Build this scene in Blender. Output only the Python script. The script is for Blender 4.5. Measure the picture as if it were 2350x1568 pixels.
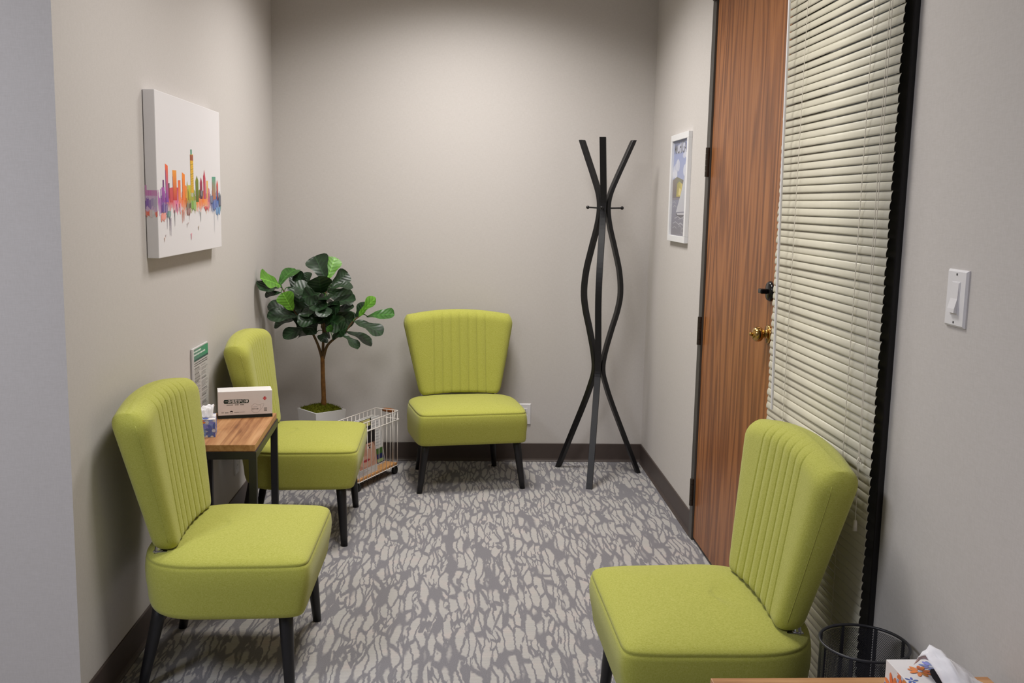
import bpy, bmesh, math, random
from mathutils import Vector, Matrix, Euler

random.seed(7)
for o in list(bpy.data.objects):
    bpy.data.objects.remove(o, do_unlink=True)
scene = bpy.context.scene
C = scene.collection
PI = math.pi
R = math.radians

# room dimensions in metres: x right, y into the room, z up
XL, XR, YB, YE = -0.983, 0.991, 5.181, 2.46
CEIL = 2.70

# ---------------------------------------------------------------- camera
cam_data = bpy.data.cameras.new('camera')
cam_data.sensor_width = 36.0
cam_data.lens = 36.0 * 2243.5 / 2350.0
cam_data.clip_start = 0.02
cam = bpy.data.objects.new('camera', cam_data)
C.objects.link(cam)
yaw, pitch, roll = 0.0523, -0.1412, 0.0207
fwd = Vector((math.sin(yaw) * math.cos(pitch), math.cos(yaw) * math.cos(pitch), math.sin(pitch)))
rgt = Vector((math.cos(yaw), -math.sin(yaw), 0))
upv = rgt.cross(fwd)
r2 = rgt * math.cos(roll) + upv * math.sin(roll)
u2 = -rgt * math.sin(roll) + upv * math.cos(roll)
m3 = Matrix((r2, u2, -fwd)).transposed()
cam.matrix_world = Matrix.Translation((0, 0, 1.395)) @ m3.to_4x4()
scene.camera = cam

# ---------------------------------------------------------------- world, exposure, lights
world = bpy.data.worlds.new('world')
scene.world = world
world.use_nodes = True
world.node_tree.nodes['Background'].inputs[0].default_value = (0.75, 0.85, 1.0, 1)
world.node_tree.nodes['Background'].inputs[1].default_value = 0.05
vs = scene.view_settings
vs.view_transform = 'Standard'
vs.look = 'None'
vs.gamma = 1.0
vs.use_curve_mapping = False
vs.exposure = 0.0


def area_lamp(name, loc, size, energy, color, spread=180, size_y=None, rot=(0, 0, 0)):
    d = bpy.data.lights.new(name, 'AREA')
    d.energy = energy
    d.color = color
    d.size = size
    if size_y:
        d.shape = 'RECTANGLE'
        d.size_y = size_y
    d.spread = R(spread)
    o = bpy.data.objects.new(name, d)
    o.location = loc
    o.rotation_euler = rot
    C.objects.link(o)
    return o


# the waiting corner's own recessed ceiling fixture, and the cooler one over the desk area behind the camera
LAMP1 = (0.0, 4.28, CEIL - 0.035)
LAMP3 = (0.05, 2.75, CEIL - 0.035)
LAMP2 = (-1.7, 0.75, CEIL - 0.035)
area_lamp('back_lamp_light', LAMP1, 0.55, 26.5, (1.0, 0.97, 0.935), spread=140)
area_lamp('front_lamp_light', LAMP3, 0.55, 19, (1.0, 0.97, 0.935), spread=150)
area_lamp('desk_lamp_light', LAMP2, 0.55, 52, (0.87, 0.90, 1.0), spread=165, size_y=1.1)


# ---------------------------------------------------------------- colour and material helpers
def lin(c):
    return tuple((x / 12.92 if x <= 0.04045 else ((x + 0.055) / 1.055) ** 2.4) for x in c)


def rgb(r, g, b):
    return lin((r / 255.0, g / 255.0, b / 255.0)) + (1.0,)


class NT:
    def __init__(self, name):
        self.m = bpy.data.materials.new(name)
        self.m.use_nodes = True
        self.t = self.m.node_tree
        self.b = self.t.nodes['Principled BSDF']

    def n(self, kind, **kw):
        nd = self.t.nodes.new(kind)
        for k, v in kw.items():
            if k.startswith('i_'):
                key = k[2:]
                key = int(key) if key.isdigit() else key
                nd.inputs[key].default_value = v
            else:
                setattr(nd, k, v)
        return nd

    def l(self, a, b):
        self.t.links.new(a, b)

    def math(self, op, a, b=None, c=None, clamp=False):
        nd = self.t.nodes.new('ShaderNodeMath')
        nd.operation = op
        nd.use_clamp = clamp
        for i, x in enumerate((a, b, c)):
            if x is None:
                continue
            if isinstance(x, (int, float)):
                nd.inputs[i].default_value = x
            else:
                self.l(x, nd.inputs[i])
        return nd.outputs[0]

    def ramp(self, fac, stops, interp='LINEAR'):
        nd = self.t.nodes.new('ShaderNodeValToRGB')
        nd.color_ramp.interpolation = interp
        el = nd.color_ramp.elements
        while len(el) > 1:
            el.remove(el[0])
        el[0].position = stops[0][0]
        el[0].color = stops[0][1]
        for p, c in stops[1:]:
            e = el.new(p)
            e.color = c
        self.l(fac, nd.inputs[0])
        return nd.outputs[0]

    def coords(self, scale=(1, 1, 1), kind='Object'):
        tc = self.t.nodes.new('ShaderNodeTexCoord')
        mp = self.t.nodes.new('ShaderNodeMapping')
        mp.inputs['Scale'].default_value = scale
        self.l(tc.outputs[kind], mp.inputs[0])
        return mp.outputs[0]

    def noise(self, vec, scale=1.0, detail=2.0, rough=0.5):
        nd = self.n('ShaderNodeTexNoise')
        nd.inputs['Scale'].default_value = scale
        nd.inputs['Detail'].default_value = detail
        nd.inputs['Roughness'].default_value = rough
        self.l(vec, nd.inputs['Vector'])
        return nd.outputs[0]

    def bump(self, h, strength=0.2, dist=0.001):
        nd = self.n('ShaderNodeBump')
        nd.inputs['Strength'].default_value = strength
        nd.inputs['Distance'].default_value = dist
        self.l(h, nd.inputs['Height'])
        self.l(nd.outputs[0], self.b.inputs['Normal'])


def plain(name, col, rough=0.5, metal=0.0, spec=0.5, grain=0.04, gscale=60, bump=0.0):
    """procedural material: a base colour with a faint noise variation"""
    m = NT(name)
    v = m.coords()
    f = m.noise(v, gscale, 3)
    a = tuple(max(0, c * (1 - grain)) for c in col[:3]) + (1,)
    b = tuple(min(1, c * (1 + grain)) for c in col[:3]) + (1,)
    m.l(m.ramp(f, [(0.3, a), (0.7, b)]), m.b.inputs['Base Color'])
    m.b.inputs['Roughness'].default_value = rough
    m.b.inputs['Metallic'].default_value = metal
    m.b.inputs['Specular IOR Level'].default_value = spec
    if bump:
        m.bump(f, bump, 0.001)
    return m.m


M = {}


def build_materials():
    # painted, faintly woven wall covering
    m = NT('wall_covering')
    a = m.noise(m.coords((420, 420, 60)), 1, 2)
    b = m.noise(m.coords((60, 60, 420)), 1, 2)
    f = m.math('ADD', m.math('MULTIPLY', a, .5), m.math('MULTIPLY', b, .5))
    m.l(m.ramp(f, [(0.3, rgb(192, 187, 183)), (0.7, rgb(201, 196, 193))]), m.b.inputs['Base Color'])
    m.b.inputs['Roughness'].default_value = 0.75
    m.b.inputs['Specular IOR Level'].default_value = 0.25
    m.bump(f, 0.12, 0.001)
    M['wall'] = m.m

    # patterned carpet: elongated pale flecks on grey, loop-pile rows
    m = NT('carpet')
    base = m.coords((1, 1, 1))
    n1 = m.n('ShaderNodeTexNoise', i_Scale=4.5, i_Detail=1.0)
    m.l(base, n1.inputs['Vector'])
    sub = m.n('ShaderNodeVectorMath', operation='SUBTRACT')
    sub.inputs[1].default_value = (.5, .5, .5)
    m.l(n1.outputs['Color'], sub.inputs[0])
    scl = m.n('ShaderNodeVectorMath', operation='MULTIPLY')
    scl.inputs[1].default_value = (.050, .03, 0)
    m.l(sub.outputs[0], scl.inputs[0])
    n2 = m.n('ShaderNodeTexNoise', i_Scale=42.0, i_Detail=2.0)
    m.l(base, n2.inputs['Vector'])
    sub2 = m.n('ShaderNodeVectorMath', operation='SUBTRACT')
    sub2.inputs[1].default_value = (.5, .5, .5)
    m.l(n2.outputs['Color'], sub2.inputs[0])
    scl2 = m.n('ShaderNodeVectorMath', operation='MULTIPLY')
    scl2.inputs[1].default_value = (.011, .034, 0)
    m.l(sub2.outputs[0], scl2.inputs[0])
    add = m.n('ShaderNodeVectorMath', operation='ADD')
    m.l(base, add.inputs[0])
    m.l(scl.outputs[0], add.inputs[1])
    add2 = m.n('ShaderNodeVectorMath', operation='ADD')
    m.l(add.outputs[0], add2.inputs[0])
    m.l(scl2.outputs[0], add2.inputs[1])

    def cells(sx, sy, lo, hi, r0, r1):
        mp = m.n('ShaderNodeMapping')
        mp.inputs['Scale'].default_value = (sx, sy, 0)
        m.l(add2.outputs[0], mp.inputs[0])
        out = []
        for feat, a, b in (('DISTANCE_TO_EDGE', lo, hi), ('F1', r1, r0)):
            vo = m.n('ShaderNodeTexVoronoi', feature=feat)
            vo.inputs['Scale'].default_value = 1.0
            vo.inputs['Randomness'].default_value = .92
            m.l(mp.outputs[0], vo.inputs['Vector'])
            mr = m.n('ShaderNodeMapRange')
            mr.inputs['From Min'].default_value = a
            mr.inputs['From Max'].default_value = b
            m.l(vo.outputs['Distance'], mr.inputs['Value'])
            out.append(mr.outputs[0])
        return m.math('MULTIPLY', out[0], out[1])
    c1 = cells(38, 5.6, .055, .115, .58, .72)
    c2 = cells(62, 11, .07, .14, .50, .62)
    big = m.noise(m.coords((20, 5, 1)), 1, 2)
    sel = m.n('ShaderNodeMapRange')
    sel.inputs['From Min'].default_value = .57
    sel.inputs['From Max'].default_value = .59
    m.l(big, sel.inputs['Value'])
    mixf = m.n('ShaderNodeMix', data_type='FLOAT')
    m.l(sel.outputs[0], mixf.inputs[0])
    m.l(c1, mixf.inputs[2])
    m.l(c2, mixf.inputs[3])
    fac = mixf.outputs[0]
    wv = m.n('ShaderNodeTexWave', wave_type='BANDS', bands_direction='Y', i_Scale=42.0, i_Distortion=1.2)
    wv.inputs['Detail Scale'].default_value = 6
    m.l(base, wv.inputs['Vector'])
    rows = m.math('MULTIPLY_ADD', wv.outputs['Fac'], .5, .5)
    tint = m.noise(base, 14, 3)
    pale = m.ramp(tint, [(0.3, rgb(174, 172, 169)), (0.55, rgb(179, 175, 171)), (0.75, rgb(186, 176, 172))])
    grey = m.ramp(m.noise(base, 300, 2), [(0.3, rgb(116, 114, 118)), (0.7, rgb(130, 128, 132))])
    mx = m.n('ShaderNodeMix', data_type='RGBA')
    m.l(m.math('MULTIPLY', fac, m.math('MULTIPLY_ADD', rows, .6, .4)), mx.inputs[0])
    m.l(grey, mx.inputs[6])
    m.l(pale, mx.inputs[7])
    m.l(mx.outputs[2], m.b.inputs['Base Color'])
    m.b.inputs['Roughness'].default_value = 0.95
    m.b.inputs['Specular IOR Level'].default_value = 0.1
    pile = m.math('ADD', m.math('MULTIPLY', wv.outputs['Fac'], fac), m.noise(base, 500, 2))
    m.bump(pile, 0.35, 0.002)
    M['carpet'] = m.m

    # lime fabric with a heathered weave
    m = NT('lime_fabric')
    a = m.noise(m.coords((1000, 1000, 170)), 1, 2)
    b = m.noise(m.coords((170, 170, 1000)), 1, 2)
    c = m.noise(m.coords((170, 1000, 1000)), 1, 2)
    f = m.math('MULTIPLY', m.math('ADD', m.math('ADD', a, b), c), 0.3333)
    m.l(m.ramp(f, [(0.36, rgb(154, 155, 60)), (0.5, rgb(170, 171, 78)), (0.64, rgb(184, 183, 97))]), m.b.inputs['Base Color'])
    m.b.inputs['Roughness'].default_value = 0.9
    m.b.inputs['Specular IOR Level'].default_value = 0.2
    m.b.inputs['Sheen Weight'].default_value = 0.15
    m.b.inputs['Sheen Roughness'].default_value = 0.5
    m.bump(f, 0.5, 0.0015)
    M['lime'] = m.m

    # oak veneer door: vertical grain with cathedral figure
    m = NT('oak_veneer')
    big = m.noise(m.coords((1, 4.2, .42)), 1, 2, .45)
    ring = m.math('MULTIPLY_ADD', m.math('SINE', m.math('MULTIPLY', big, 95)), .5, .5)
    streak = m.noise(m.coords((1, 60, 1.1)), 1, 3, .55)
    fine = m.noise(m.coords((1, 330, 9)), 1, 2, .6)
    fig = m.math('ADD', m.math('MULTIPLY', ring, .26), m.math('ADD', m.math('MULTIPLY', streak, .50), m.math('MULTIPLY', fine, .28)))
    m.l(m.ramp(fig, [(0.30, rgb(104, 60, 30)), (0.5, rgb(138, 84, 44)), (0.72, rgb(164, 106, 60))]), m.b.inputs['Base Color'])
    m.b.inputs['Roughness'].default_value = 0.38
    m.bump(fine, 0.06, 0.0006)
    M['oak'] = m.m

    # pine table top, streaky grain along local y
    def pine(name, ax):
        m = NT(name)
        s = [10, 10, 10]
        s[ax] = 1.6
        wv = m.n('ShaderNodeTexNoise', i_Scale=1.0, i_Detail=4.0, i_Distortion=1.3)
        m.l(m.coords(tuple(s)), wv.inputs['Vector'])
        s2 = [260, 260, 260]
        s2[ax] = 6
        fine = m.noise(m.coords(tuple(s2)), 1, 3, .6)
        s3 = [85, 85, 85]
        s3[ax] = 2.0
        ln = m.noise(m.coords(tuple(s3)), 1, 2)
        f = m.math('ADD', m.math('MULTIPLY', wv.outputs[0], .5), m.math('ADD', m.math('MULTIPLY', fine, .2), m.math('MULTIPLY', ln, .35)))
        m.l(m.ramp(f, [(0.36, rgb(108, 66, 36)), (0.46, rgb(152, 102, 62)), (0.58, rgb(184, 134, 88)), (0.72, rgb(204, 158, 112))]), m.b.inputs['Base Color'])
        m.b.inputs['Roughness'].default_value = 0.45
        m.bump(fine, 0.1, 0.0006)
        return m.m
    M['pine'] = pine('pine_board', 1)
    M['pine_x'] = pine('pine_shelf', 0)

    M['black_metal'] = plain('black_powder_coat', rgb(34, 34, 40), 0.42, 0.0, 0.5, .06, 200)
    M['rack_metal'] = plain('black_satin_tube', rgb(20, 19, 21), 0.38, 0.0, 0.4, .06, 120)
    M['leg_black'] = plain('black_painted_wood', rgb(20, 19, 22), 0.42, 0, .5, .08, 90)
    M['base'] = plain('brown_vinyl_base', rgb(72, 62, 58), 0.5, 0, .4, .05, 40)
    M['bronze'] = plain('dark_bronze_frame', rgb(78, 74, 70), 0.45, 0.3, .5, .04, 50)
    M['frame_black'] = plain('black_anodised_frame', rgb(24, 22, 24), 0.4, 0.2, .5, .05, 50)
    M['hinge'] = plain('hinge_bronze', rgb(58, 50, 42), 0.45, 0.5, .5, .08, 150)
    M['slat'] = plain('cream_slat', rgb(216, 211, 192), 0.42, 0, .4, .015, 40)
    M['cord'] = plain('cord_white', rgb(220, 214, 200), 0.8, 0, .2, .03, 300)
    M['white_plastic'] = plain('white_plastic', rgb(224, 222, 224), 0.35, 0, .5, .01, 40)
    M['white_paint'] = plain('white_gloss_paint', rgb(226, 226, 228), 0.4, 0, .5, .015, 40)
    M['canvas'] = plain('canvas_white', rgb(220, 217, 219), 0.85, 0, .2, .02, 700, .1)
    M['card'] = plain('white_card', rgb(232, 228, 228), 0.5, 0, .4, .01, 60)
    M['paper'] = plain('paper', rgb(214, 213, 210), 0.75, 0, .2, .02, 90)
    M['tissue'] = plain('tissue_paper', rgb(238, 236, 240), 0.95, 0, .1, .01, 200)
    M['pot'] = plain('white_planter', rgb(226, 226, 228), 0.45, 0, .4, .01, 30)
    M['trunk'] = plain('brown_trunk', rgb(112, 76, 36), 0.7, 0, .3, .25, 60, .3)
    M['twig'] = plain('grey_brown_twig', rgb(98, 78, 54), 0.75, 0, .3, .2, 80, .2)
    M['moss'] = plain('green_moss', rgb(88, 92, 22), 0.95, 0, .1, .3, 180, .5)
    M['brass'] = plain('polished_brass', rgb(196, 158, 92), 0.18, 1.0, .5, .05, 30)
    M['dark_gloss'] = plain('dark_gloss_metal', rgb(32, 30, 30), 0.2, 0.6, .5, .05, 30)
    M['chrome'] = plain('chrome', rgb(200, 200, 205), 0.15, 1.0, .5, .02, 30)
    M['rubber'] = plain('black_rubber', rgb(22, 22, 22), 0.6, 0, .4, .06, 100)
    M['dowel'] = plain('brown_dowel', rgb(142, 86, 40), 0.45, 0, .4, .15, 60)
    M['bamboo'] = plain('bamboo_shelf', rgb(190, 138, 84), 0.5, 0, .4, .08, 30)
    M['wire'] = plain('white_wire', rgb(236, 230, 224), 0.4, 0, .5, .01, 60)
    M['ceiling'] = plain('ceiling_tile', rgb(214, 212, 206), 0.9, 0, .2, .04, 150, .2)
    M['dark_void'] = plain('dark_backing', rgb(60, 56, 52), 0.9, 0, .1, .02, 10)  # dark colour of the added backing, keeps the gaps between slats dark
    M['socket'] = plain('socket_dark', rgb(70, 68, 68), 0.6, 0, .3, .02, 40)

    m = NT('acrylic')
    m.b.inputs['Base Color'].default_value = (1, 1, 1, 1)
    m.b.inputs['Roughness'].default_value = 0.05
    m.b.inputs['Alpha'].default_value = 0.06
    M['acrylic'] = m.m
    m = NT('window_glass')
    m.b.inputs['Base Color'].default_value = (.9, .95, .95, 1)
    m.b.inputs['Roughness'].default_value = 0.02
    m.b.inputs['Transmission Weight'].default_value = 1.0
    M['glass'] = m.m

    # printed ink: colour stored per face on the print itself
    m = NT('printed_ink')
    at = m.n('ShaderNodeAttribute', attribute_name='ink')
    v = m.coords()
    mx = m.n('ShaderNodeMix', data_type='RGBA', blend_type='MULTIPLY')
    mx.inputs[0].default_value = .12
    m.l(at.outputs['Color'], mx.inputs[6])
    m.l(m.ramp(m.noise(v, 240, 3), [(.3, (.7, .7, .7, 1)), (.7, (1, 1, 1, 1))]), mx.inputs[7])
    m.l(mx.outputs[2], m.b.inputs['Base Color'])
    m.b.inputs['Roughness'].default_value = 0.55
    m.b.inputs['Specular IOR Level'].default_value = 0.3
    M['ink'] = m.m

    # fiddle-leaf: veins from the leaf's own uv
    def leaf(name, dark, lite, rough):
        m = NT(name)
        tc = m.n('ShaderNodeTexCoord')
        sp = m.n('ShaderNodeSeparateXYZ')
        m.l(tc.outputs['UV'], sp.inputs[0])
        au = m.math('ABSOLUTE', m.math('SUBTRACT', sp.outputs[0], .5))
        k = m.math('FRACT', m.math('SUBTRACT', m.math('MULTIPLY', sp.outputs[1], 6.5), m.math('MULTIPLY', au, 3.2)))
        side = m.math('LESS_THAN', m.math('ABSOLUTE', m.math('SUBTRACT', k, .5)), .07)
        mid = m.math('LESS_THAN', au, .022)
        vein = m.math('MAXIMUM', m.math('MULTIPLY', side, .55), mid)
        n = m.noise(m.coords((30, 30, 30)), 1, 3)
        var = m.ramp(n, [(.3, dark), (.75, lite)])
        mx = m.n('ShaderNodeMix', data_type='RGBA')
        m.l(m.math('MULTIPLY', vein, .45), mx.inputs[0])
        m.l(var, mx.inputs[6])
        mx.inputs[7].default_value = tuple(min(1, c * 2.2 + .01) for c in lite[:3]) + (1,)
        m.l(mx.outputs[2], m.b.inputs['Base Color'])
        m.b.inputs['Roughness'].default_value = rough
        bp = m.math('MULTIPLY', m.math('ABSOLUTE', m.math('SUBTRACT', k, .5)), -1)
        m.bump(bp, .5, .004)
        return m.m
    M['leaf_dark'] = leaf('leaf_dark_green', rgb(14, 34, 15), rgb(27, 56, 25), .42)
    M['leaf_mid'] = leaf('leaf_mid_green', rgb(38, 82, 20), rgb(58, 108, 36), .4)
    M['leaf_bright'] = leaf('leaf_bright_green', rgb(72, 124, 26), rgb(98, 150, 46), .42)

    m = NT('lit_diffuser')
    m.b.inputs['Base Color'].default_value = (.9, .9, .9, 1)
    m.b.inputs['Emission Color'].default_value = (1, .95, .88, 1)
    m.b.inputs['Emission Strength'].default_value = 1.0
    M['diffuser'] = m.m


build_materials()


# ---------------------------------------------------------------- mesh helpers
def obj(name, bm, mat, parent=None, smooth=False, loc=None):
    me = bpy.data.meshes.new(name)
    bmesh.ops.recalc_face_normals(bm, faces=bm.faces)
    bm.to_mesh(me)
    bm.free()
    if mat:
        me.materials.append(M[mat])
    if smooth:
        for p in me.polygons:
            p.use_smooth = True
    o = bpy.data.objects.new(name, me)
    C.objects.link(o)
    if parent:
        o.parent = parent
    if loc:
        o.location = loc
    return o


def inst(o, name, parent=None, loc=None, rot=None):
    c = o.copy()
    c.name = name
    C.objects.link(c)
    c.parent = parent if parent else o.parent
    if loc is not None:
        c.location = loc
    if rot is not None:
        c.rotation_euler = rot
    return c


def tag(o, label=None, cat=None, group=None, kind=None):
    if label:
        o['label'] = label
    if cat:
        o['category'] = cat
    if group:
        o['group'] = group
    if kind:
        o['kind'] = kind
    return o


def thing(name, label, cat, loc=(0, 0, 0), rotz=0.0, group=None):
    o = bpy.data.objects.new(name, None)
    o.empty_display_size = .1
    C.objects.link(o)
    o.location = loc
    o.rotation_euler = (0, 0, rotz)
    return tag(o, label, cat, group)


def box(bm, x0, x1, y0, y1, z0, z1, bev=0.0):
    r = bmesh.ops.create_cube(bm, size=1)
    vs_ = r['verts']
    for v in vs_:
        v.co = Vector(((x0 + x1) / 2 + v.co.x * (x1 - x0), (y0 + y1) / 2 + v.co.y * (y1 - y0), (z0 + z1) / 2 + v.co.z * (z1 - z0)))
    if bev:
        es = set()
        for v in vs_:
            es.update(v.link_edges)
        bmesh.ops.bevel(bm, geom=list(es), offset=bev, segments=2, affect='EDGES', profile=.6)
    return bm


def newbox(*a, **k):
    return box(bmesh.new(), *a, **k)


def loft(bm, rings, closed=True, cap=True):
    vr = [[bm.verts.new(p) for p in r] for r in rings]
    n = len(rings[0])
    for a, b in zip(vr[:-1], vr[1:]):
        for i in range(n if closed else n - 1):
            j = (i + 1) % n
            try:
                bm.faces.new((a[i], a[j], b[j], b[i]))
            except ValueError:
                pass
    if cap and closed:
        bm.faces.new(list(reversed(vr[0])))
        bm.faces.new(vr[-1])
    return vr


def tube(bm, pts, rad, n=8, closed=False):
    pts = [Vector(p) for p in pts]
    rads = rad if isinstance(rad, (list, tuple)) else [rad] * len(pts)
    rings = []
    ref = None
    k = len(pts)
    for i, p in enumerate(pts):
        if closed:
            t = pts[(i + 1) % k] - pts[i - 1]
        else:
            t = pts[min(i + 1, k - 1)] - pts[max(i - 1, 0)]
        t.normalize()
        if ref is None:
            ref = Vector((0, 0, 1)) if abs(t.z) < .9 else Vector((1, 0, 0))
        a = (ref - t * ref.dot(t)).normalized()
        ref = a
        b = t.cross(a)
        rings.append([p + (a * math.cos(2 * PI * q / n) + b * math.sin(2 * PI * q / n)) * rads[i] for q in range(n)])
    if closed:
        rings.append(rings[0])
        loft(bm, rings, cap=False)
        bmesh.ops.remove_doubles(bm, verts=bm.verts, dist=1e-6)
    else:
        loft(bm, rings)
    return bm


def lathe(bm, prof, n=24, axis='z', origin=(0, 0, 0)):
    """profile of (radius, height)"""
    o = Vector(origin)
    rings = []
    for r, h in prof:
        ring = []
        for q in range(n):
            c, s = math.cos(2 * PI * q / n) * r, math.sin(2 * PI * q / n) * r
            if axis == 'z':
                ring.append(o + Vector((c, s, h)))
            else:          # towards -x, out of the right wall
                ring.append(o + Vector((-h, c, s)))
        rings.append(ring)
    loft(bm, rings)
    return bm


def catmull(pts, per=6):
    out = []
    P = [pts[0]] + list(pts) + [pts[-1]]
    for i in range(1, len(P) - 2):
        p0, p1, p2, p3 = [Vector(q) for q in P[i - 1:i + 3]]
        for s in range(per):
            t = s / per
            out.append(.5 * ((2 * p1) + (p2 - p0) * t + (2 * p0 - 5 * p1 + 4 * p2 - p3) * t * t + (3 * p1 - p0 - 3 * p2 + p3) * t ** 3))
    out.append(Vector(pts[-1]))
    return out


def decal(name, parent, org, au, av, polys, lift=0.0004, step=0.00015):
    """flat print: list of (points in u,v metres, colour or list of colours per corner, ink layer) laid on a surface"""
    org, au, av = Vector(org), Vector(au).normalized(), Vector(av).normalized()
    nn = au.cross(av)
    bm = bmesh.new()
    lay = bm.loops.layers.float_color.new('ink')
    for it in polys:
        pts, col = it[0], it[1]
        k = it[2] if len(it) > 2 else 0
        vs_ = [bm.verts.new(org + au * p[0] + av * p[1] + nn * (lift + k * step)) for p in pts]
        try:
            f = bm.faces.new(vs_)
        except ValueError:
            continue
        for i, lp in enumerate(f.loops):
            lp[lay] = col[i] if isinstance(col, list) else col
    me = bpy.data.meshes.new(name)
    bm.to_mesh(me)
    bm.free()
    me.materials.append(M['ink'])
    o = bpy.data.objects.new(name, me)
    C.objects.link(o)
    o.parent = parent
    return o


def text_polys(s, size, u, v, col, align='LEFT', stretch=1.0, bold=0.0):
    cu = bpy.data.curves.new('lettering', 'FONT')
    cu.body = s
    cu.size = size
    cu.align_x = align
    cu.resolution_u = 3
    cu.offset = bold
    t = bpy.data.objects.new('lettering', cu)
    C.objects.link(t)
    dg = bpy.context.evaluated_depsgraph_get()
    me = t.evaluated_get(dg).to_mesh()
    out = []
    for p in me.polygons:
        out.append(([(u + me.vertices[i].co.x * stretch, v + me.vertices[i].co.y) for i in p.vertices], col))
    t.evaluated_get(dg).to_mesh_clear()
    bpy.data.objects.remove(t, do_unlink=True)
    bpy.data.curves.remove(cu)
    return out


def layer(polys, k):
    return [(p[0], p[1], k) for p in polys]


def rect(u0, u1, v0, v1):
    return [(u0, v0), (u1, v0), (u1, v1), (u0, v1)]


def disc(u, v, ru, rv=None, n=14, rot=0):
    rv = rv or ru
    out = []
    for q in range(n):
        a = 2 * PI * q / n
        x, y = ru * math.cos(a), rv * math.sin(a)
        out.append((u + x * math.cos(rot) - y * math.sin(rot), v + x * math.sin(rot) + y * math.cos(rot)))
    return out


# ================================================================ the room
def struct(name, bm, mat, label, parent=None):
    o = obj(name, bm, mat, parent)
    if not parent:
        tag(o, label, None, None, 'structure')
    return o


XB = -3.4      # the room goes on behind and to the left of the camera
YF = -2.6
T = 0.12
WY0, WY1 = 2.168, 2.245      # black window jamb
GY1 = 2.955                  # end of the glass, start of the mullion
DY0, DY1 = 3.012, 3.925      # door leaf
FY1 = 3.978                  # end of the hinge-side frame
HEAD = 2.47

struct('floor', newbox(XB, XR + T, YF, YB + T, -0.1, 0), 'carpet', 'grey carpet with pale elongated flecks')
struct('ceiling', newbox(XB, XR + T, YF, YB + T, CEIL, CEIL + .1), 'ceiling', 'off-white ceiling above the waiting corner')
struct('wall_back', newbox(XL - T, XR + T, YB, YB + T, 0, CEIL), 'wall', 'beige back wall behind the coat rack and lime chair')
struct('wall_left', newbox(XL - T, XL, YE, YB, 0, CEIL), 'wall', 'beige left wall with the skyline canvas')
struct('wall_left_return', newbox(XB, XL - T, YE, YE + T, 0, CEIL), 'wall', 'pale grey wall end at the left edge facing the viewer')
bm = bmesh.new()
box(bm, XR, XR + T, FY1, YB, 0, CEIL)
box(bm, XR, XR + T, YF, WY0, 0, CEIL)
box(bm, XR, XR + T, WY0, FY1, HEAD + .05, CEIL)
struct('wall_right', bm, 'wall', 'beige right wall around the wooden door and the blind')
struct('wall_behind', newbox(XB, XR + T, YF - T, YF, 0, CEIL), 'wall', 'wall behind the viewer')
struct('wall_far_left', newbox(XB - T, XB, YF, YE + T, 0, CEIL), 'wall', 'far left wall of the adjoining area')
struct('window_backing', newbox(XR + 1.2, XR + 1.3, 1.8, 4.4, 0, CEIL), 'dark_void', 'added dark backing beyond the window')  # added backing, stops world light shining through the gaps of the blind


def cove(name, p0, p1, nrm):
    """vinyl cove base, top 100 mm up with a small toe at the floor"""
    prof = [(0, 0), (.013, 0), (.013, .003), (.0085, .008), (.006, .016), (.006, .098), (.0045, .1), (0, .1)]
    rings = []
    for p in (p0, p1):
        rings.append([Vector((p[0] + nrm[0] * a, p[1] + nrm[1] * a, z)) for a, z in prof])
    bm = bmesh.new()
    loft(bm, rings)
    struct(name, bm, 'base', 'dark brown vinyl baseboard')


cove('baseboard_back', (XL, YB), (XR, YB), (0, -1))
cove('baseboard_left', (XL, YE), (XL, YB - .006), (1, 0))
cove('baseboard_right', (XR, FY1), (XR, YB - .006), (-1, 0))
cove('baseboard_right_near', (XR, YF), (XR, WY0), (-1, 0))
cove('baseboard_left_return', (XB, YE), (XL, YE), (0, -1))

# ---------------------------------------------------------------- door
door = bpy.data.objects.new('door_1', None)
C.objects.link(door)
tag(door, 'oak veneer door with dark hinges and a brass knob', None, None, 'structure')
obj('door_leaf', newbox(XR - .004, XR + .04, DY0, DY1 - .003, .012, HEAD - .005, bev=.002), 'oak', door)
obj('door_frame', newbox(XR - .012, XR + .10, DY1, FY1, 0, HEAD + .05, bev=.002), 'bronze', door)
obj('frame_header', newbox(XR - .012, XR + .10, WY0, DY1, HEAD, HEAD + .05, bev=.002), 'bronze', door)
obj('threshold', newbox(XR - .002, XR + .08, DY0, DY1, 0, .008), 'frame_black', door)
for z in (.207, .890, 1.570, 2.25):
    bm = bmesh.new()
    for k in range(5):
        tube(bm, [(XR - .018, DY1 + .004, z - .057 + k * .0232), (XR - .018, DY1 + .004, z - .057 + k * .0232 + .0222)], .0085, 12)
    h = obj('hinge', bm, 'hinge', door)
    bm = newbox(XR - .0135, XR - .011, DY1 + .004, DY1 + .030, z - .057, z + .057)
    obj('hinge_leaf', bm, 'hinge', h)
ky = 3.075
kn = bmesh.new()
lathe(kn, [(.0, 0), (.031, 0), (.031, .003), (.027, .006), (.015, .0075), (.0125, .010), (.0135, .012), (.0120, .014), (.0120, .017), (.0175, .020), (.0225, .025), (.0245, .033), (.0235, .041), (.0195, .048), (.013, .052), (.0, .0535)], 28, 'x', (XR - .004, ky, .992))
k_ = tag(obj('door_knob', kn, 'brass', door, True), 'round brass door knob')
bm = bmesh.new()
lathe(bm, [(0, .0535), (.006, .0535), (.006, .060), (.0045, .062), (0, .062)], 14, 'x', (XR - .004, ky, .992))
obj('privacy_button', bm, 'brass', k_, True)
bm = bmesh.new()
lathe(bm, [(0, 0), (.0325, 0), (.0325, .004), (.028, .011), (.012, .013), (0, .013)], 28, 'x', (XR - .004, ky, 1.131))
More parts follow.
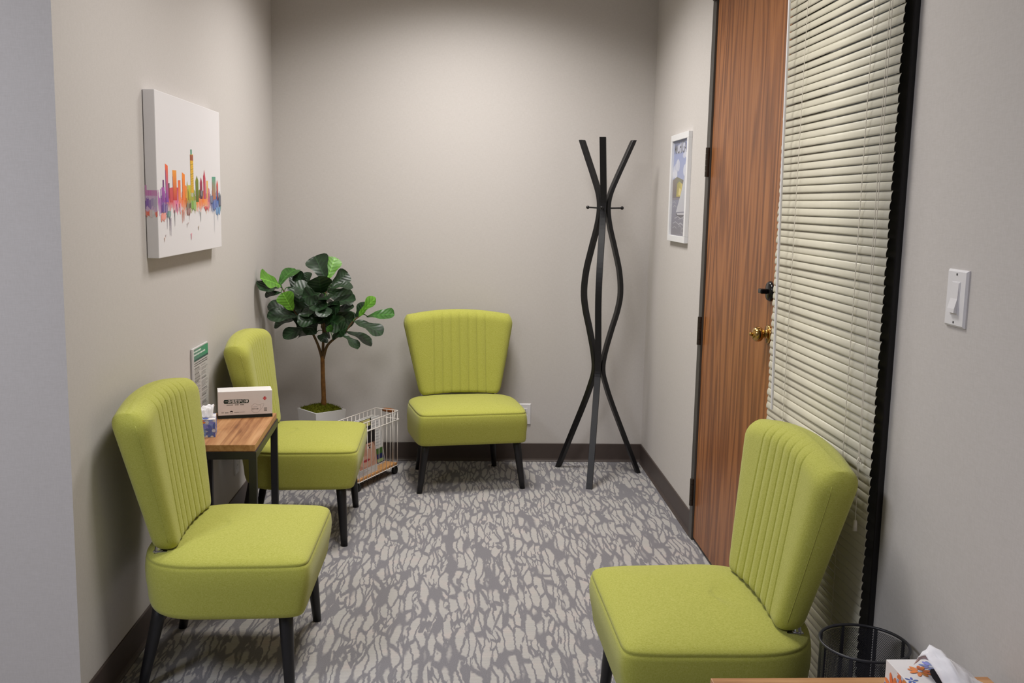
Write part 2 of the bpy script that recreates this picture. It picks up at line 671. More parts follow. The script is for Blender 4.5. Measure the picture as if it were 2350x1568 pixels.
dk = tag(obj('deadbolt', bm, 'dark_gloss', door, True), 'dark round deadbolt plate')
obj('thumb_turn', newbox(XR - .042, XR - .016, ky - .017, ky + .017, 1.123, 1.139, bev=.005), 'dark_gloss', dk)

# ---------------------------------------------------------------- sidelight window
win = bpy.data.objects.new('window_1', None)
C.objects.link(win)
tag(win, 'narrow sidelight window in a black metal frame behind the blind', None, None, 'structure')
obj('window_jamb', newbox(XR - .014, XR + .10, WY0, WY1 - .02, 0, HEAD, bev=.003), 'frame_black', win)
obj('window_stop', newbox(XR - .004, XR + .08, WY1 - .02, WY1 + .015, 0, HEAD, bev=.002), 'frame_black', win)
obj('mullion', newbox(XR - .006, XR + .10, GY1, DY0, 0, HEAD, bev=.002), 'frame_black', win)
obj('window_sill', newbox(XR - .004, XR + .10, WY1 + .015, GY1, 0, .07, bev=.002), 'frame_black', win)
obj('glass_pane', newbox(XR + .045, XR + .051, WY1 + .012, GY1 + .005, .06, HEAD), 'glass', win)

# ---------------------------------------------------------------- mini blind
BX = XR - .034
blind = thing('window_blind', 'closed cream mini blind with many thin slats beside the wooden door', 'blind', (BX, 0, 0))
by0, by1 = 2.168, 2.950
prof = []
for k in range(6):
    s = k / 5 * 2 - 1
    prof.append((.0016 * s - .0021 * (1 - s * s), .0105 * s))
slat_me = None
PITCH = .02135
bm = bmesh.new()
ringA = [Vector((a, by0, z)) for a, z in prof] + [Vector((a + .0007, by0, z)) for a, z in reversed(prof)]
ringB = [Vector((p.x, by1, p.z)) for p in ringA]
loft(bm, [ringA, ringB])
first = obj('slat', bm, 'slat', blind, False, (0, 0, .062))
for p in first.data.polygons:
    p.use_smooth = abs(p.normal.y) < .5
nsl = int((2.42 - .062) / PITCH)
for k in range(1, nsl):
    inst(first, 'slat', blind, (random.uniform(-.0004, .0004), random.uniform(-.0012, .0012), .062 + k * PITCH), (0, random.uniform(-.012, .012), random.uniform(-.0006, .0006)))
obj('bottom_rail', newbox(-.009, .009, by0, by1, .034, .049, bev=.003), 'slat', blind)
obj('headrail', newbox(-.016, .018, by0 - .004, by1 + .004, 2.425, 2.462, bev=.002), 'slat', blind)
for y in (2.77, 2.312):
    for dy in (-.002, .002):
        pts = [(-.0105, y + dy * (1 if (i % 2) else -1), .05 + i * PITCH) for i in range(int(2.38 / PITCH))]
        obj('ladder_cord', tube(bmesh.new(), pts, .0007, 5), 'cord', blind)
wpts = [(-.020, 2.905, 2.43), (-.026, 2.90, 2.35), (-.030, 2.815, .80)]
w = tag(obj('tilt_wand', tube(bmesh.new(), wpts, .0042, 6), 'white_plastic', blind), 'long white tilt wand')
for dy, zt, nm in ((.0, .655, 0), (.012, .745, 1)):
    pts = [(-.017, 2.195 + dy * 1.2, 2.43), (-.020, 2.19 + dy, 1.4), (-.022, 2.186 + dy * .5, .815), (-.022, 2.184 + dy * 1.6, zt + .01)]
    pc = obj('pull_cord', tube(bmesh.new(), catmull(pts, 4), .0009, 5), 'cord', blind)
    bm = bmesh.new()
    lathe(bm, [(0, .014), (.003, .014), (.0045, .01), (.0052, 0), (.0058, -.012), (.0, -.012)], 12, 'z', (-.022, 2.184 + dy * 1.6, zt))
    obj('tassel', bm, 'cord', pc, True)
bm = bmesh.new()
pts = [(-.022 + .004 * math.sin(3 * a), 2.186 + .008 * math.cos(a), .813 + .007 * math.sin(2 * a)) for a in [i / 20 * 2 * PI for i in range(20)]]
tube(bm, pts, .0012, 5, True)
obj('cord_knot', bm, 'cord', blind)

# ---------------------------------------------------------------- ceiling fixtures
for (lx, ly, lz), sx, sy, lab in ((LAMP1, .30, .30, 'square recessed ceiling light nearest the back wall'), (LAMP3, .30, .30, 'square recessed ceiling light between the front chairs'), (LAMP2, .30, .58, 'long recessed ceiling light behind the viewer')):
    t = thing('ceiling_light', lab, 'light', (lx, ly, CEIL), 0, 'recessed ceiling lights')
    bm = bmesh.new()
    for a in ((-sx - .02, -sx, -sy - .02, sy + .02), (sx, sx + .02, -sy - .02, sy + .02), (-sx, sx, -sy - .02, -sy), (-sx, sx, sy, sy + .02)):
        box(bm, a[0], a[1], a[2], a[3], -.03, 0)
    obj('light_frame', bm, 'white_paint', t)
    obj('diffuser', newbox(-sx, sx, -sy, sy, -.02, -.005), 'diffuser', t)


# ---------------------------------------------------------------- wall plates
def plate(name, label, cat, org, au, av, w, h, switch):
    t = thing(name, label, cat, org)
    au, av = Vector(au), Vector(av)
    nn = au.cross(av)

    def slab(u0, u1, v0, v1, d0, d1, ch=.0):
        bm = bmesh.new()
        ra = [au * u + av * v + nn * d0 for u, v in rect(u0, u1, v0, v1)]
        rb = [au * u + av * v + nn * d1 for u, v in rect(u0 + ch, u1 - ch, v0 + ch, v1 - ch)]
        rm = [au * u + av * v + nn * (d0 + (d1 - d0) * .4) for u, v in rect(u0, u1, v0, v1)]
        loft(bm, [ra, rm, rb])
        return bm
    obj('cover_plate', slab(-w / 2, w / 2, -h / 2, h / 2, 0, .0065, .004), 'white_plastic', t)
    if switch:
        obj('switch_surround', slab(-.0165, .0165, -.0335, .0335, .0064, .0075, .0006), 'white_plastic', t)
        bm = bmesh.new()
        prof = [(.0072, .0315), (.0085, .0315), (.0095, .0), (.0145, -.020), (.0150, -.028), (.0072, -.030)]
        loft(bm, [[au * s + av * b + nn * a for a, b in prof] for s in (-.0135, .0135)])
        obj('rocker', bm, 'white_plastic', t)
        for v in (-.048, .048):
            bm = slab(-.0022, .0022, v - .0022, v + .0022, .0064, .0074, .0006)
            obj('screw', bm, 'socket', t)
    else:
        for v in (-.0195, .0195):
            s = obj('receptacle', slab(-.0165, .0165, v - .0135, v + .0135, .0064, .0078, .001), 'white_plastic', t)
            bm = bmesh.new()
            for u, hh in ((-.0065, .0045), (.0065, .0037)):
                for p in (slab(u - .001, u + .001, v - hh + .003, v + hh + .003, .0075, .0081),):
                    me = bpy.data.meshes.new('tmp')
                    p.to_mesh(me)
                    p.free()
                    bm.from_mesh(me)
                    bpy.data.meshes.remove(me)
            obj('slot', bm, 'socket', s)
    return t


plate('light_switch', 'white rocker light switch on the grey wall right of the blind', 'switch', (XR, 1.900, 1.2235), (0, -1, 0), (0, 0, 1), .079, .1145, True)
plate('wall_outlet', 'white wall outlet behind the lime chair on the back wall', 'outlet', (.345, YB, .262), (1, 0, 0), (0, 0, 1), .073, .1145, False)
plate('wall_outlet', 'white wall outlet low on the left wall behind the side table', 'outlet', (XL, 4.235, .245), (0, 1, 0), (0, 0, 1), .073, .1145, False)


# ================================================================ lime accent chairs
def chair_meshes():
    # seat: stacked plan outlines
    N = 120

    def outline(a):
        c, s = math.cos(a), math.sin(a)
        n = 17.0 if s > 0 else 3.1
        x = math.copysign(abs(c) ** (2 / n), c)
        f = math.copysign(abs(s) ** (2 / n), s)
        return x, f
    layers = [(.055, .244), (.022, .2375), (.009, .2385), (.003, .243), (.0005, .256), (0, .29), (-.002, .32), (-.001, .35), (.002, .375), (.0045, .384), (.0072, .3865), (.0055, .389), (.0095, .3945), (.018, .4005), (.035, .406), (.065, .412), (.11, .4175), (.16, .4205), (.21, .4225), (.25, .4235), (.2595, .4237)]
    rings = []
    for d, z in layers:
        ring = []
        for q in range(N):
            a = 2 * PI * (q + .5) / N
            x, f = outline(a)
            L = .278 if f > 0 else .212
            tp = 1 - .065 * max(0, f) ** 2
            hx = max(.01, .281 * tp - d)
            px = x * hx
            k = max(0.02, 1 - d / .265)
            pf = f * L * k
            zz = z
            low = max(0, min(1, (.36 - z) / .12))
            if f > 0:
                pf -= .016 * f ** 6 * low
            else:
                zz += .028 * low * abs(f) ** 4
                pf += .01 * abs(f) ** 4 * low
            if z > .395:
                zz -= .004 * max(0, -f) ** 2
            ring.append(Vector((px, -pf, zz)))
        rings.append(ring)
    bm = bmesh.new()
    loft(bm, rings)
    seat = bm

    # backrest: rows of closed cross-sections with stitched channels
    seams = [k * .045 for k in range(-3, 4)]
    xs = []
    x = -.15
    while x < .1501:
        xs.append(x)
        x += .0015
    NV = 30
    rings = []
    z0 = .424
    for iv in range(NV + 1):
        v = iv / NV
        # denser near both ends
        v = .5 - .5 * math.cos(PI * v) if True else v
        w = .207 + (.293 - .207) * v ** .95
        # rounded top and bottom corners
        w -= .026 * max(0, (v - .86) / .14) ** 2.4
        w -= .012 * max(0, (.07 - v) / .07) ** 2
        th = .034 + .018 * v
        endr = 1.0
        if v > .9:
            q = (v - .9) / .1
            endr = math.sqrt(max(0.0, 1 - q * q)) * .86 + .14
        if v < .04:
            q = (.04 - v) / .04
            endr = math.sqrt(max(0, 1 - q * q)) * .3 + .7
        h = th * endr
        fc = -.140 - .080 * v
        loop = []
        r = min(h, .05)
        outer = [-(w - r), -(w - r) * .5 - .078, ] + xs + [(w - r) * .5 + .078, (w - r)]
        outer = [a for a in outer if abs(a) <= w - r + 1e-6]

        def conc(xx):
            return .024 * (xx / .28) ** 2
        front = []
        for a in outer:
            g = 0.0
            for s in seams:
                g += math.exp(-((a - s) / .0027) ** 2)
            puff = 0.0
            if abs(a) < .135:
                puff = .0026 * math.cos(2 * PI * a / .045 - PI) * .5 + .0013
            fade = min(1, max(0, (1 - v) / .06))
            front.append((a, fc + h + conc(a) - .0038 * g * (.35 + .65 * fade) + puff * fade))
        # pad the front to a constant count
        while len(front) < len(xs) + 4:
            front.insert(0, front[0])
        loop += front
        ns = 10
        for q in range(1, ns):
            a = PI / 2 - PI * q / ns
            cx = math.copysign(abs(math.cos(a)) ** (2 / 2.6), math.cos(a)) * r
            cf = math.copysign(abs(math.sin(a)) ** (2 / 2.6), math.sin(a)) * h
            loop.append((w - r + cx, fc + cf + conc(w - r)))
        for q in range(13):
            a = (w - r) * (1 - 2 * q / 12)
            loop.append((a, fc - h + conc(a)))
        for q in range(1, ns):
            a = -PI / 2 - PI * q / ns
            cx = math.copysign(abs(math.cos(a)) ** (2 / 2.6), math.cos(a)) * r
            cf = math.copysign(abs(math.sin(a)) ** (2 / 2.6), math.sin(a)) * h
            loop.append((-(w - r) + cx, fc + cf + conc(w - r)))
        ring = []
        for a, f in loop:
            ztop = .842 - .030 * (a / .29) ** 2
            zbot = z0 - .012 * (a / .2) ** 2
            ring.append(Vector((a, -f, zbot + (ztop - zbot) * v)))
        rings.append(ring)
    bm = bmesh.new()
    loft(bm, rings)
    bmesh.ops.remove_doubles(bm, verts=bm.verts, dist=1e-5)
    back = bm

    # stitched seam down each side of the backrest
    sms = []
    for sgn in (-1, 1):
        pts = []
        for iv in range(2, 29):
            v = iv / 30
            w = .207 + .086 * v ** .95 - .026 * max(0, (v - .86) / .14) ** 2.4 - .012 * max(0, (.07 - v) / .07) ** 2
            fc = -.140 - .080 * v
            r = .034 + .018 * v
            zb = z0 - .012
            zt = .842 - .03
            cx = .92 * r
            pts.append((sgn * (w - r + cx + .0006), -(fc + .48 * r + .024 * ((w - r) / .28) ** 2), zb + (zt - zb) * v))
        sms.append(tube(bmesh.new(), pts, .0011, 5))

    def leg(bx, bf, tx, tf):
        bm = bmesh.new()
        rings = []
        for k in range(5):
            s = k / 4
            rr = .0135 + .008 * s
            cx, cf, z = bx + (tx - bx) * s, bf + (tf - bf) * s, .258 * s
            rings.append([Vector((cx + math.cos(2 * PI * q / 14) * rr, -cf + math.sin(2 * PI * q / 14) * rr, z)) for q in range(14)])
        loft(bm, rings)
        return bm
    legs = [leg(sx * .2555, .222, sx * .222, .205) for sx in (-1, 1)] + [leg(sx * .205, -.205, sx * .175, -.15) for sx in (-1, 1)]
    return seat, back, sms, legs


def make_chair(label):
    t = thing('accent_chair', label, 'chair', (0, 0, 0), 0, 'lime accent chairs')
    seat, back, sms, legs = chair_meshes()
    obj('seat', seat, 'lime', t, True)
    b = obj('backrest', back, 'lime', t, True)
    for sm in sms:
        obj('side_seam', sm, 'lime', b, True)
    for l in legs:
        tag(obj('leg', l, 'leg_black', t, True), 'tapered black leg')
    for sx in (-1, 1):
        bm = bmesh.new()
        tube(bm, [(sx * .185, .155, .395), (sx * .185, .150, .425)], .011, 12)
        box(bm, sx * .185 - .014, sx * .185 + .014, .125, .165, .4035, .4075, bev=.0015)
        tag(obj('bracket', bm, 'chrome', t), 'small metal bracket')
    return t


def copy_tree(o, parent=None):
    c = o.copy()
    C.objects.link(c)
    c.parent = parent
    for ch in list(o.children):
        copy_tree(ch, c)
    return c


proto = make_chair('lime green chair against the back wall, facing the viewer, beside the black coat rack')
proto.location = (.019, 4.835, 0)
proto.rotation_euler = (0, 0, R(10.4))
for lab, x, y, a in (
        ('lime green chair on the left, nearest the viewer, backed against the left wall', -.690, 2.870, 90),
        ('lime green chair on the left behind the side table, in front of the fig tree', -.690, 4.095, 91),
        ('lime green chair on the right with its back to the cream blind', .643, 2.335, -88.5)):
    c = copy_tree(proto)
    c.location = (x, y, 0)
    c.rotation_euler = (0, 0, R(a))
    c['label'] = lab


# ================================================================ side tables
def side_table(label, loc, rotz):
    t = thing('side_table', label, 'table', loc, rotz, 'small wood and metal side tables')
    w, l, h, tk, q = .27, .51, .56, .024, .026
    for k in range(1):
        obj('table_top', newbox(-w / 2, w / 2, -l / 2, l / 2, h - tk, h, bev=.002), 'pine', t)
    bm = bmesh.new()
    e = .004
    z1 = h - tk
    box(bm, -w / 2 - e, -w / 2 - e + q, -l / 2 - e, l / 2 + e, z1 - q, z1)
    box(bm, w / 2 + e - q, w / 2 + e, -l / 2 - e, l / 2 + e, z1 - q, z1)
    box(bm, -w / 2 - e + q, w / 2 + e - q, -l / 2 - e, -l / 2 - e + q, z1 - q, z1)
    box(bm, -w / 2 - e + q, w / 2 + e - q, l / 2 + e - q, l / 2 + e, z1 - q, z1)
    obj('top_frame', bm, 'black_metal', t)
    for sx in (-1, 1):
        for sy in (-1, 1):
            x = sx * (w / 2 + e - q / 2)
            y = sy * (l / 2 + e - q / 2)
            obj('leg', newbox(x - q / 2, x + q / 2, y - q / 2, y + q / 2, 0, z1 - q, bev=.0015), 'black_metal', t)
        x = sx * (w / 2 + e - q / 2)
        obj('bottom_rail', newbox(x - q / 2, x + q / 2, -l / 2 - e + q, l / 2 + e - q, .03, .03 + q), 'black_metal', t)
    return t


side_table('narrow pine-topped black metal side table between the two left lime chairs', (-.843, 3.534, 0), R(2.5))
side_table('pine-topped side table at the bottom right corner, carrying the tissue box', (.708, 1.492, 0), R(90))


# ---------------------------------------------------------------- tissue boxes
BLU, BLU2, ORG, LGT = rgb(136, 156, 220), rgb(96, 118, 188), rgb(240, 140, 84), rgb(206, 214, 234)


def flowers(w, h, seed, n):
    rnd = random.Random(seed)
    out = []

    def clip(p):
        return [(min(w - .001, max(.001, a)), min(h - .001, max(.001, b))) for a, b in p]
    for k in range(n):
        u, v = rnd.uniform(0, w), rnd.uniform(0, h)
        big = rnd.random() < .5
        col = (BLU, BLU2, ORG, BLU)[k % 4]
        rp = rnd.uniform(.018, .030) if big else rnd.uniform(.007, .012)
        m = 9 if big else 5
        for q in range(m):
            a = 2 * PI * q / m + rnd.uniform(-.2, .2)
            cc = tuple(c * rnd.uniform(.8, 1.1) for c in col[:3]) + (1,)
            out.append((clip(disc(u + math.cos(a) * rp * .62, v + math.sin(a) * rp * .62, rp * .42, rp * .19, 8, a)), cc, len(out) * .06))
        out.append((clip(disc(u, v, rp * .2, None, 8)), LGT, len(out) * .06))
    return out


def tissue_sheet(pts, nu, nv):
    """a folded sheet: interpolates a coarse grid of points smoothly"""
    def fold(q, per):
        out = []
        for i in range(len(q) - 1):
            p0, p1 = Vector(q[i]), Vector(q[i + 1])
            for s in range(per):
                t = s / per
                out.append(p0.lerp(p1, t))
        return out + [Vector(q[-1])]
    rows = [fold(r, nu) for r in pts]
    cols = []
    for i in range(len(rows[0])):
        cols.append(fold([r[i] for r in rows], nv))
    n = len(cols) - 1
    for i, c in enumerate(cols):
        for j, p in enumerate(c):
            if 0 < i < n and 0 < j < len(c) - 1:
                p.z += .0028 * math.sin(i * 1.9 + j * .8) + .002 * math.sin(j * 2.3 - i)
    bm = bmesh.new()
    vs_ = [[bm.verts.new(p) for p in c] for c in cols]
    for a, b in zip(vs_[:-1], vs_[1:]):
        for i in range(len(a) - 1):
            bm.faces.new((a[i], a[i + 1], b[i + 1], b[i]))
    return bm


def tissue_box(label, loc, w, l, h, seed, sheet):
    t = thing('tissue_box', label, 'tissue box', loc, 0, 'floral tissue boxes')
    obj('carton', newbox(-w / 2, w / 2, -l / 2, l / 2, 0, h, bev=.0008), 'card', t)
    fl_ = decal('flower_print', t, (-w / 2, -l / 2, h), (1, 0, 0), (0, 1, 0), flowers(w, l, seed, 12))
    fl_['kind'] = 'stuff'
    fl_ = decal('flower_print', t, (-w / 2, -l / 2, 0), (1, 0, 0), (0, 0, 1), flowers(w, h, seed + 1, 7))
    fl_['kind'] = 'stuff'
    fl_ = decal('flower_print', t, (-w / 2, l / 2, 0), (0, -1, 0), (0, 0, 1), flowers(l, h, seed + 2, 12))
    fl_['kind'] = 'stuff'
    fl_ = decal('flower_print', t, (w / 2, -l / 2, 0), (0, 1, 0), (0, 0, 1), flowers(l, h, seed + 3, 12))
    fl_['kind'] = 'stuff'
    decal('opening', t, (0, 0, h), (1, 0, 0), (0, 1, 0), [(disc(.004, 0, w * .16, l * .30, 24), rgb(40, 38, 42))], lift=.004)
    s = tag(obj('tissue', tissue_sheet(sheet, 5, 5), 'tissue', t, True), 'white tissue pulled up out of the box')
    md = s.modifiers.new('thickness', 'SOLIDIFY')
    md.thickness = .0008
    return t


# right box: the sheet rises to a point and falls away to the right
tissue_box('floral tissue box with a large pulled tissue on the bottom right table', (.8025, 1.4625, .56), .115, .215, .062, 11, [
    [(-.022, .080, .066), (-.008, .080, .078), (.020, .075, .070), (.050, .070, .064)],
    [(-.028, .055, .092), (-.014, .050, .112), (.020, .050, .092), (.105, .050, .034)],
    [(-.026, .035, .105), (-.0115, .0375, .121), (.0255, .0375, .088), (.118, .036, .022)],
    [(-.024, -.010, .090), (-.005, -.015, .110), (.035, -.020, .085), (.116, -.030, .020)],
    [(-.018, -.050, .066), (.000, -.060, .080), (.030, -.065, .070), (.055, -.070, .064)]])
tb = tissue_box('small floral tissue box half hidden behind the nearest left chair', (-.914, 3.428, .56), .100, .100, .064, 23, [
    [(-.040, -.030, .065), (-.012, -.034, .067), (.020, -.030, .066), (.040, -.026, .064)],
    [(-.045, -.024, .078), (-.013, -.022, .084), (.015, -.020, .094), (.044, -.015, .098)],
    [(-.045, -.010, .080), (-.013, -.008, .086), (.015, -.006, .098), (.044, -.002, .108)],
    [(-.040, .012, .074), (-.010, .014, .088), (.020, .016, .104), (.047, .018, .100)],
    [(-.030, .034, .065), (-.005, .036, .067), (.020, .038, .069), (.030, .038, .066)]])
tb.rotation_euler = (0, 0, R(12))

# ---------------------------------------------------------------- face-mask carton
mb = thing('mask_box', 'white carton of face masks with a dark green title bar', 'box', (-.830, 3.742, .56), R(15), None)
bw, bd, bh = .200, .085, .104
obj('carton', newbox(-bw / 2, bw / 2, -bd / 2, bd / 2, .012, bh, bev=.0012), 'card', mb)
GRN, GRY, LGY = rgb(28, 48, 42), rgb(120, 118, 118), rgb(186, 182, 182)
bm = newbox(-bw / 2 - .0004, bw / 2 + .0004, -bd / 2 - .0004, bd / 2 + .0004, 0, .0125)
M['green_band'] = plain('dark_green_band', rgb(24, 34, 32), .5)
obj('base_band', bm, 'green_band', mb)
pl = []
bar = rect(.027, .109, .059, .071)
pl += [(rect(.025, .109, .0575, .0725), GRN, 0), (disc(.025, .065, .0045, .0075, 12), GRN, 0), (disc(.109, .065, .0045, .0075, 12), GRN, 0)]
pl += layer(text_polys('一次性防护口罩', .0125, .0235, .0605, rgb(235, 235, 235), 'LEFT', 1.0, .0002), 1.5)
for a, b in ((.031, .057), (.062, .077), (.081, .097)):
    for k in range(int((b - a) / .0035)):
        pl.append((rect(a + k * .0035, a + k * .0035 + .0027, .0505, .0537), GRY, 1))
cr = rgb(206, 44, 58)
pl += [(rect(.1655, .1785, .0705, .0765), cr, 1), (rect(.1690, .1750, .0670, .0800), cr, 1.1), (rect(.1665, .1775, .0727, .0743), rgb(240, 190, 190), 1.8)]
pl += layer(text_polys('50', .0085, .012, .0205, GRY), 1)
for k in range(3):
    pl.append((rect(.0255 + k * .0042, .0288 + k * .0042, .0208, .0244), GRY, 1))
pl += [(disc(.0485, .024, .0058, None, 20), GRY, .6), (disc(.0485, .024, .0050, None, 20), rgb(240, 238, 238), 1.2)]
pl.append(([(.0485 + .0055 * math.cos(a), .0245 + .0055 * math.sin(a)) for a in [i / 10 * PI for i in range(11)]], rgb(40, 30, 34), 2))
for k in range(14):
    pl.append((rect(.0585 + k * .0028, .0607 + k * .0028, .0222, .0240), GRY if k < 6 else LGY, 1))


def stroke(pts, wd, col, k):
    out = []
    for (a, b), (c, d) in zip(pts[:-1], pts[1:]):
        L = math.hypot(c - a, d - b) or 1
        nx, ny = -(d - b) / L * wd / 2, (c - a) / L * wd / 2
        out.append(([(a + nx, b + ny), (a - nx, b - ny), (c - nx, d - ny), (c + nx, d + ny)], col, k))
    return out


pl += stroke([(.122, .044), (.128, .050), (.134, .054), (.139, .053), (.144, .049), (.154, .049), (.156, .040), (.154, .030), (.148, .021), (.138, .018), (.128, .021), (.122, .030), (.122, .044)], .0008, LGY, 1)
pl += stroke([(.154, .049), (.163, .053), (.169, .052), (.167, .044), (.160, .034), (.154, .027)], .0008, LGY, 1)
for k in range(8):
    pl.append((rect(.124 + k * .0026, .1258 + k * .0026, .0405, .0423), LGY, 1))
pl += layer(text_polys('防护口罩', .0062, .1235, .031, GRY), 1)
for r_ in range(3):
    for k in range(5):
        pl.append((rect(.1690 + k * .0023, .1708 + k * .0023, .024 + r_ * .0048, .0270 + r_ * .0048), GRY, 1))
decal('front_print', mb, (-bw / 2, -bd / 2, 0), (1, 0, 0), (0, 0, 1), pl, lift=.0003, step=.0001)

# ---------------------------------------------------------------- notice in a stand-up holder
ns = thing('notice_sign', 'printed notice with a green header leaning on the left wall behind the side table', 'sign', (XL + .006, 3.675, .561))
M['notice_paper'] = plain('notice_paper', rgb(186, 184, 180), .7, 0, .2, .02, 90)
obj('notice_sheet', newbox(-.0015, .0015, -.108, .108, 0, .279), 'notice_paper', ns)
obj('holder_edge', newbox(-.003, .006, -.1125, -.108, 0, .281), 'white_plastic', ns)
obj('holder_back', newbox(-.0045, -.0018, -.1125, .1125, 0, .281), 'white_plastic', ns)
pl = []
for k in range(12):
    s = k / 11
    ca = tuple(a + (b - a) * s for a, b in zip(rgb(96, 132, 120), rgb(66, 150, 110)))
    pl.append((rect(.004 + k * .0174, .0214 + k * .0174, .238, .276), ca, 0))
pl.append((rect(.004, .213, .231, .238), rgb(64, 92, 88), 0))
for a, b, v in ((.010, .110, .264), (.010, .160, .252)):
    u = a
    while u < b:
        L = random.uniform(.006, .014)
        pl.append((rect(u, u + L, v, v + .006), rgb(226, 236, 230), 1))
        u += L + .004
for v in (.222, .214):
    pl.append((rect(.012, .200, v, v + .0025), rgb(96, 94, 96), 1))
for col_u in (.012, .112):
    v = .203
    while v > .016:
        head = random.random() < .2
        pl.append((rect(col_u, col_u + random.uniform(.055, .09), v, v + (.0032 if head else .0022)), rgb(126, 124, 122) if head else rgb(160, 158, 155), 1))
        v -= .0052 if random.random() < .85 else .010
decal('notice_print', ns, (.0016, -.108, 0), (0, 1, 0), (0, 0, 1), pl, lift=.0003)

# ================================================================ skyline canvas
CW, CH, CD = .800, .516, .038
cv = thing('canvas_print', 'white canvas print of a rainbow watercolour city skyline on the left wall', 'picture', (XL, 3.108, 1.1995))
obj('canvas', newbox(.002, CD, 0, CW, 0, CH, bev=.002), 'canvas', cv)
obj('stretcher', newbox(0, .002, .012, CW - .012, .012, CH - .012), 'dowel', cv)
rnd = random.Random(4)


def hexc(h):
    return rgb(int(h[0:2], 16), int(h[2:4], 16), int(h[4:6], 16))


def mixc(a, b, s):
    return tuple(x + (y - x) * s for x, y in zip(a[:3], b[:3])) + (1,)


stops = [(0.0, 'c77ab8'), (.05, '7a3a9a'), (.10, '5f3a90'), (.135, 'c04a50'), (.19, 'd8505a'), (.25, 'e070a0'), (.30, 'e8806a'), (.345, 'f0762e'), (.40, 'c86a2a'), (.44, '7a8a20'), (.49, 'b8a828'), (.53, '6a9a2a'), (.56, 'f08a3a'), (.65, 'e8702e'), (.72, 'f29a48'), (.765, 'd86a80'), (.80, '5a4a78'), (.84, '3a5aa0'), (.89, '3a74c8'), (.94, '2f5ab0'), (1.0, '3a8a78')]


def pal(s):
    for (a, ca), (b, cb) in zip(stops[:-1], stops[1:]):
        if a <= s <= b:
            return mixc(hexc(ca), hexc(cb), (s - a) / (b - a))
    return hexc(stops[-1][1])


pl = []
# soft body of the skyline: broken vertical strokes
WHT = rgb(220, 217, 219)
s = .0
lay_n = 0
s = .002
while s < .996:
    wdt = rnd.uniform(.003, .008)
    u0, u1 = s, min(.998, s + wdt)
    c = pal((u0 + u1) / 2)
    c = mixc(c, rgb(*[rnd.randint(30, 240) for _ in range(3)]), rnd.uniform(0, .25))
    if rnd.random() < .10:
        c = mixc(c, WHT, rnd.uniform(.3, .7))
    top = .395 + rnd.uniform(-.04, .03)
    midv = .345 + rnd.uniform(-.02, .02)
    bot = .29 + rnd.uniform(-.035, .03)
    c2 = mixc(pal(min(1, max(0, s + rnd.uniform(-.03, .03)))), c, .4)
    fade = mixc(c2, WHT, rnd.uniform(.0, .6))
    pl.append((rect(u0 * CW, u1 * CW, midv * CH, top * CH), [c2, c2, c, c], 0))
    pl.append(([(u0 * CW, (bot + rnd.uniform(-.012, .012)) * CH), (u1 * CW, (bot + rnd.uniform(-.012, .012)) * CH), (u1 * CW, midv * CH), (u0 * CW, midv * CH)], [fade, fade, c2, c2], 0))
    s = u1
blds = [(.070, .089, .472, .472, '6b3a6b', '7a3a8a'), (.108, .144, .573, .561, 'ee6a34', '7d4aa6'), (.146, .161, .454, .456, '3f4450', 'b04050'),
        (.205, .260, .538, .538, 'ee9a38', 'c63a3e'), (.280, .316, .476, .478, 'ea6a3a', 'ee8a5a'), (.341, .383, .530, .517, 'f28a2e', 'ee7a3a'),
        (.408, .425, .478, .478, 'b8b83a', 'c8a838'), (.470, .518, .654, .658, 'e6b83a', 'd8a830'), (.478, .501, .687, .689, '4a8a70', '5a9a78'),
        (.548, .596, .517, .518, '7c9426', '54622a'), (.621, .660, .507, .509, 'b03a56', '5c2a48'), (.679, .719, .563, .565, 'd0465a', 'b8506a'),
        (.733, .760, .489, .489, 'e8b858', 'd8a070'), (.836, .902, .520, .522, '5aa08a', 'c0684a'), (.917, .949, .499, .501, 'e8604a', '4a3a58'),
        (.054, .094, .427, .427, 'b060b0', '8a4aa0'), (.26, .28, .43, .43, 'c8405a', 'e080a0'), (.16, .205, .425, .43, 'd0545a', 'c84a50'), (.383, .408, .45, .44, 'ee8a4a', 'd8a040'), (.43, .47, .45, .45, 'c8c040', 'a0a030'), (.60, .62, .42, .42, '6a7a2a', '8a5a3a'), (.765, .785, .44, .43, 'd87a80', 'c06a90')]
pointed = {9, 10, 11, 14, 6}
for i, (a, b, ta, tb, c1, c2) in enumerate(blds):
    c1, c2 = hexc(c1), hexc(c2)
    base = .335 + .03 * rnd.random()
    if i in (7,):
        base = .40
    if i == 8:
        base = .654
    m_ = (a + b) / 2
    pts = [(a * CW, base * CH), (b * CW, base * CH), (b * CW, tb * CH), (a * CW, ta * CH)]
    cols = [c2, c2, c1, c1]
    if i in pointed:
        sh = .035 if i != 11 else .06
        pts = [(a * CW, base * CH), (b * CW, base * CH), (b * CW, (tb - sh) * CH), (m_ * CW, tb * CH), (a * CW, (ta - sh) * CH)]
        cols = [c2, c2, c1, mixc(c1, hexc('803040'), .3), c1]
    pl.append((pts, cols, .5 + i * .1))
    # darker watercolour edge on one side
    pl.append(([(a * CW, base * CH), ((a + .006) * CW, base * CH), ((a + .004) * CW, (ta - .04) * CH), (a * CW, (ta - .04) * CH)], mixc(c2, hexc('402030'), .35), 3 + i * .05))
pl.append((rect(.470 * CW, .518 * CW, .615 * CH, .652 * CH), hexc('a0563a'), 4.4))
for k in range(12):
    v = .42 + k * .016
    pl.append(([(.470 * CW, v * CH), (.518 * CW, (v + .012) * CH), (.518 * CW, (v + .017) * CH), (.470 * CW, (v + .006) * CH)], mixc(hexc('e0a828'), hexc('a08828'), rnd.random()), 4.4))
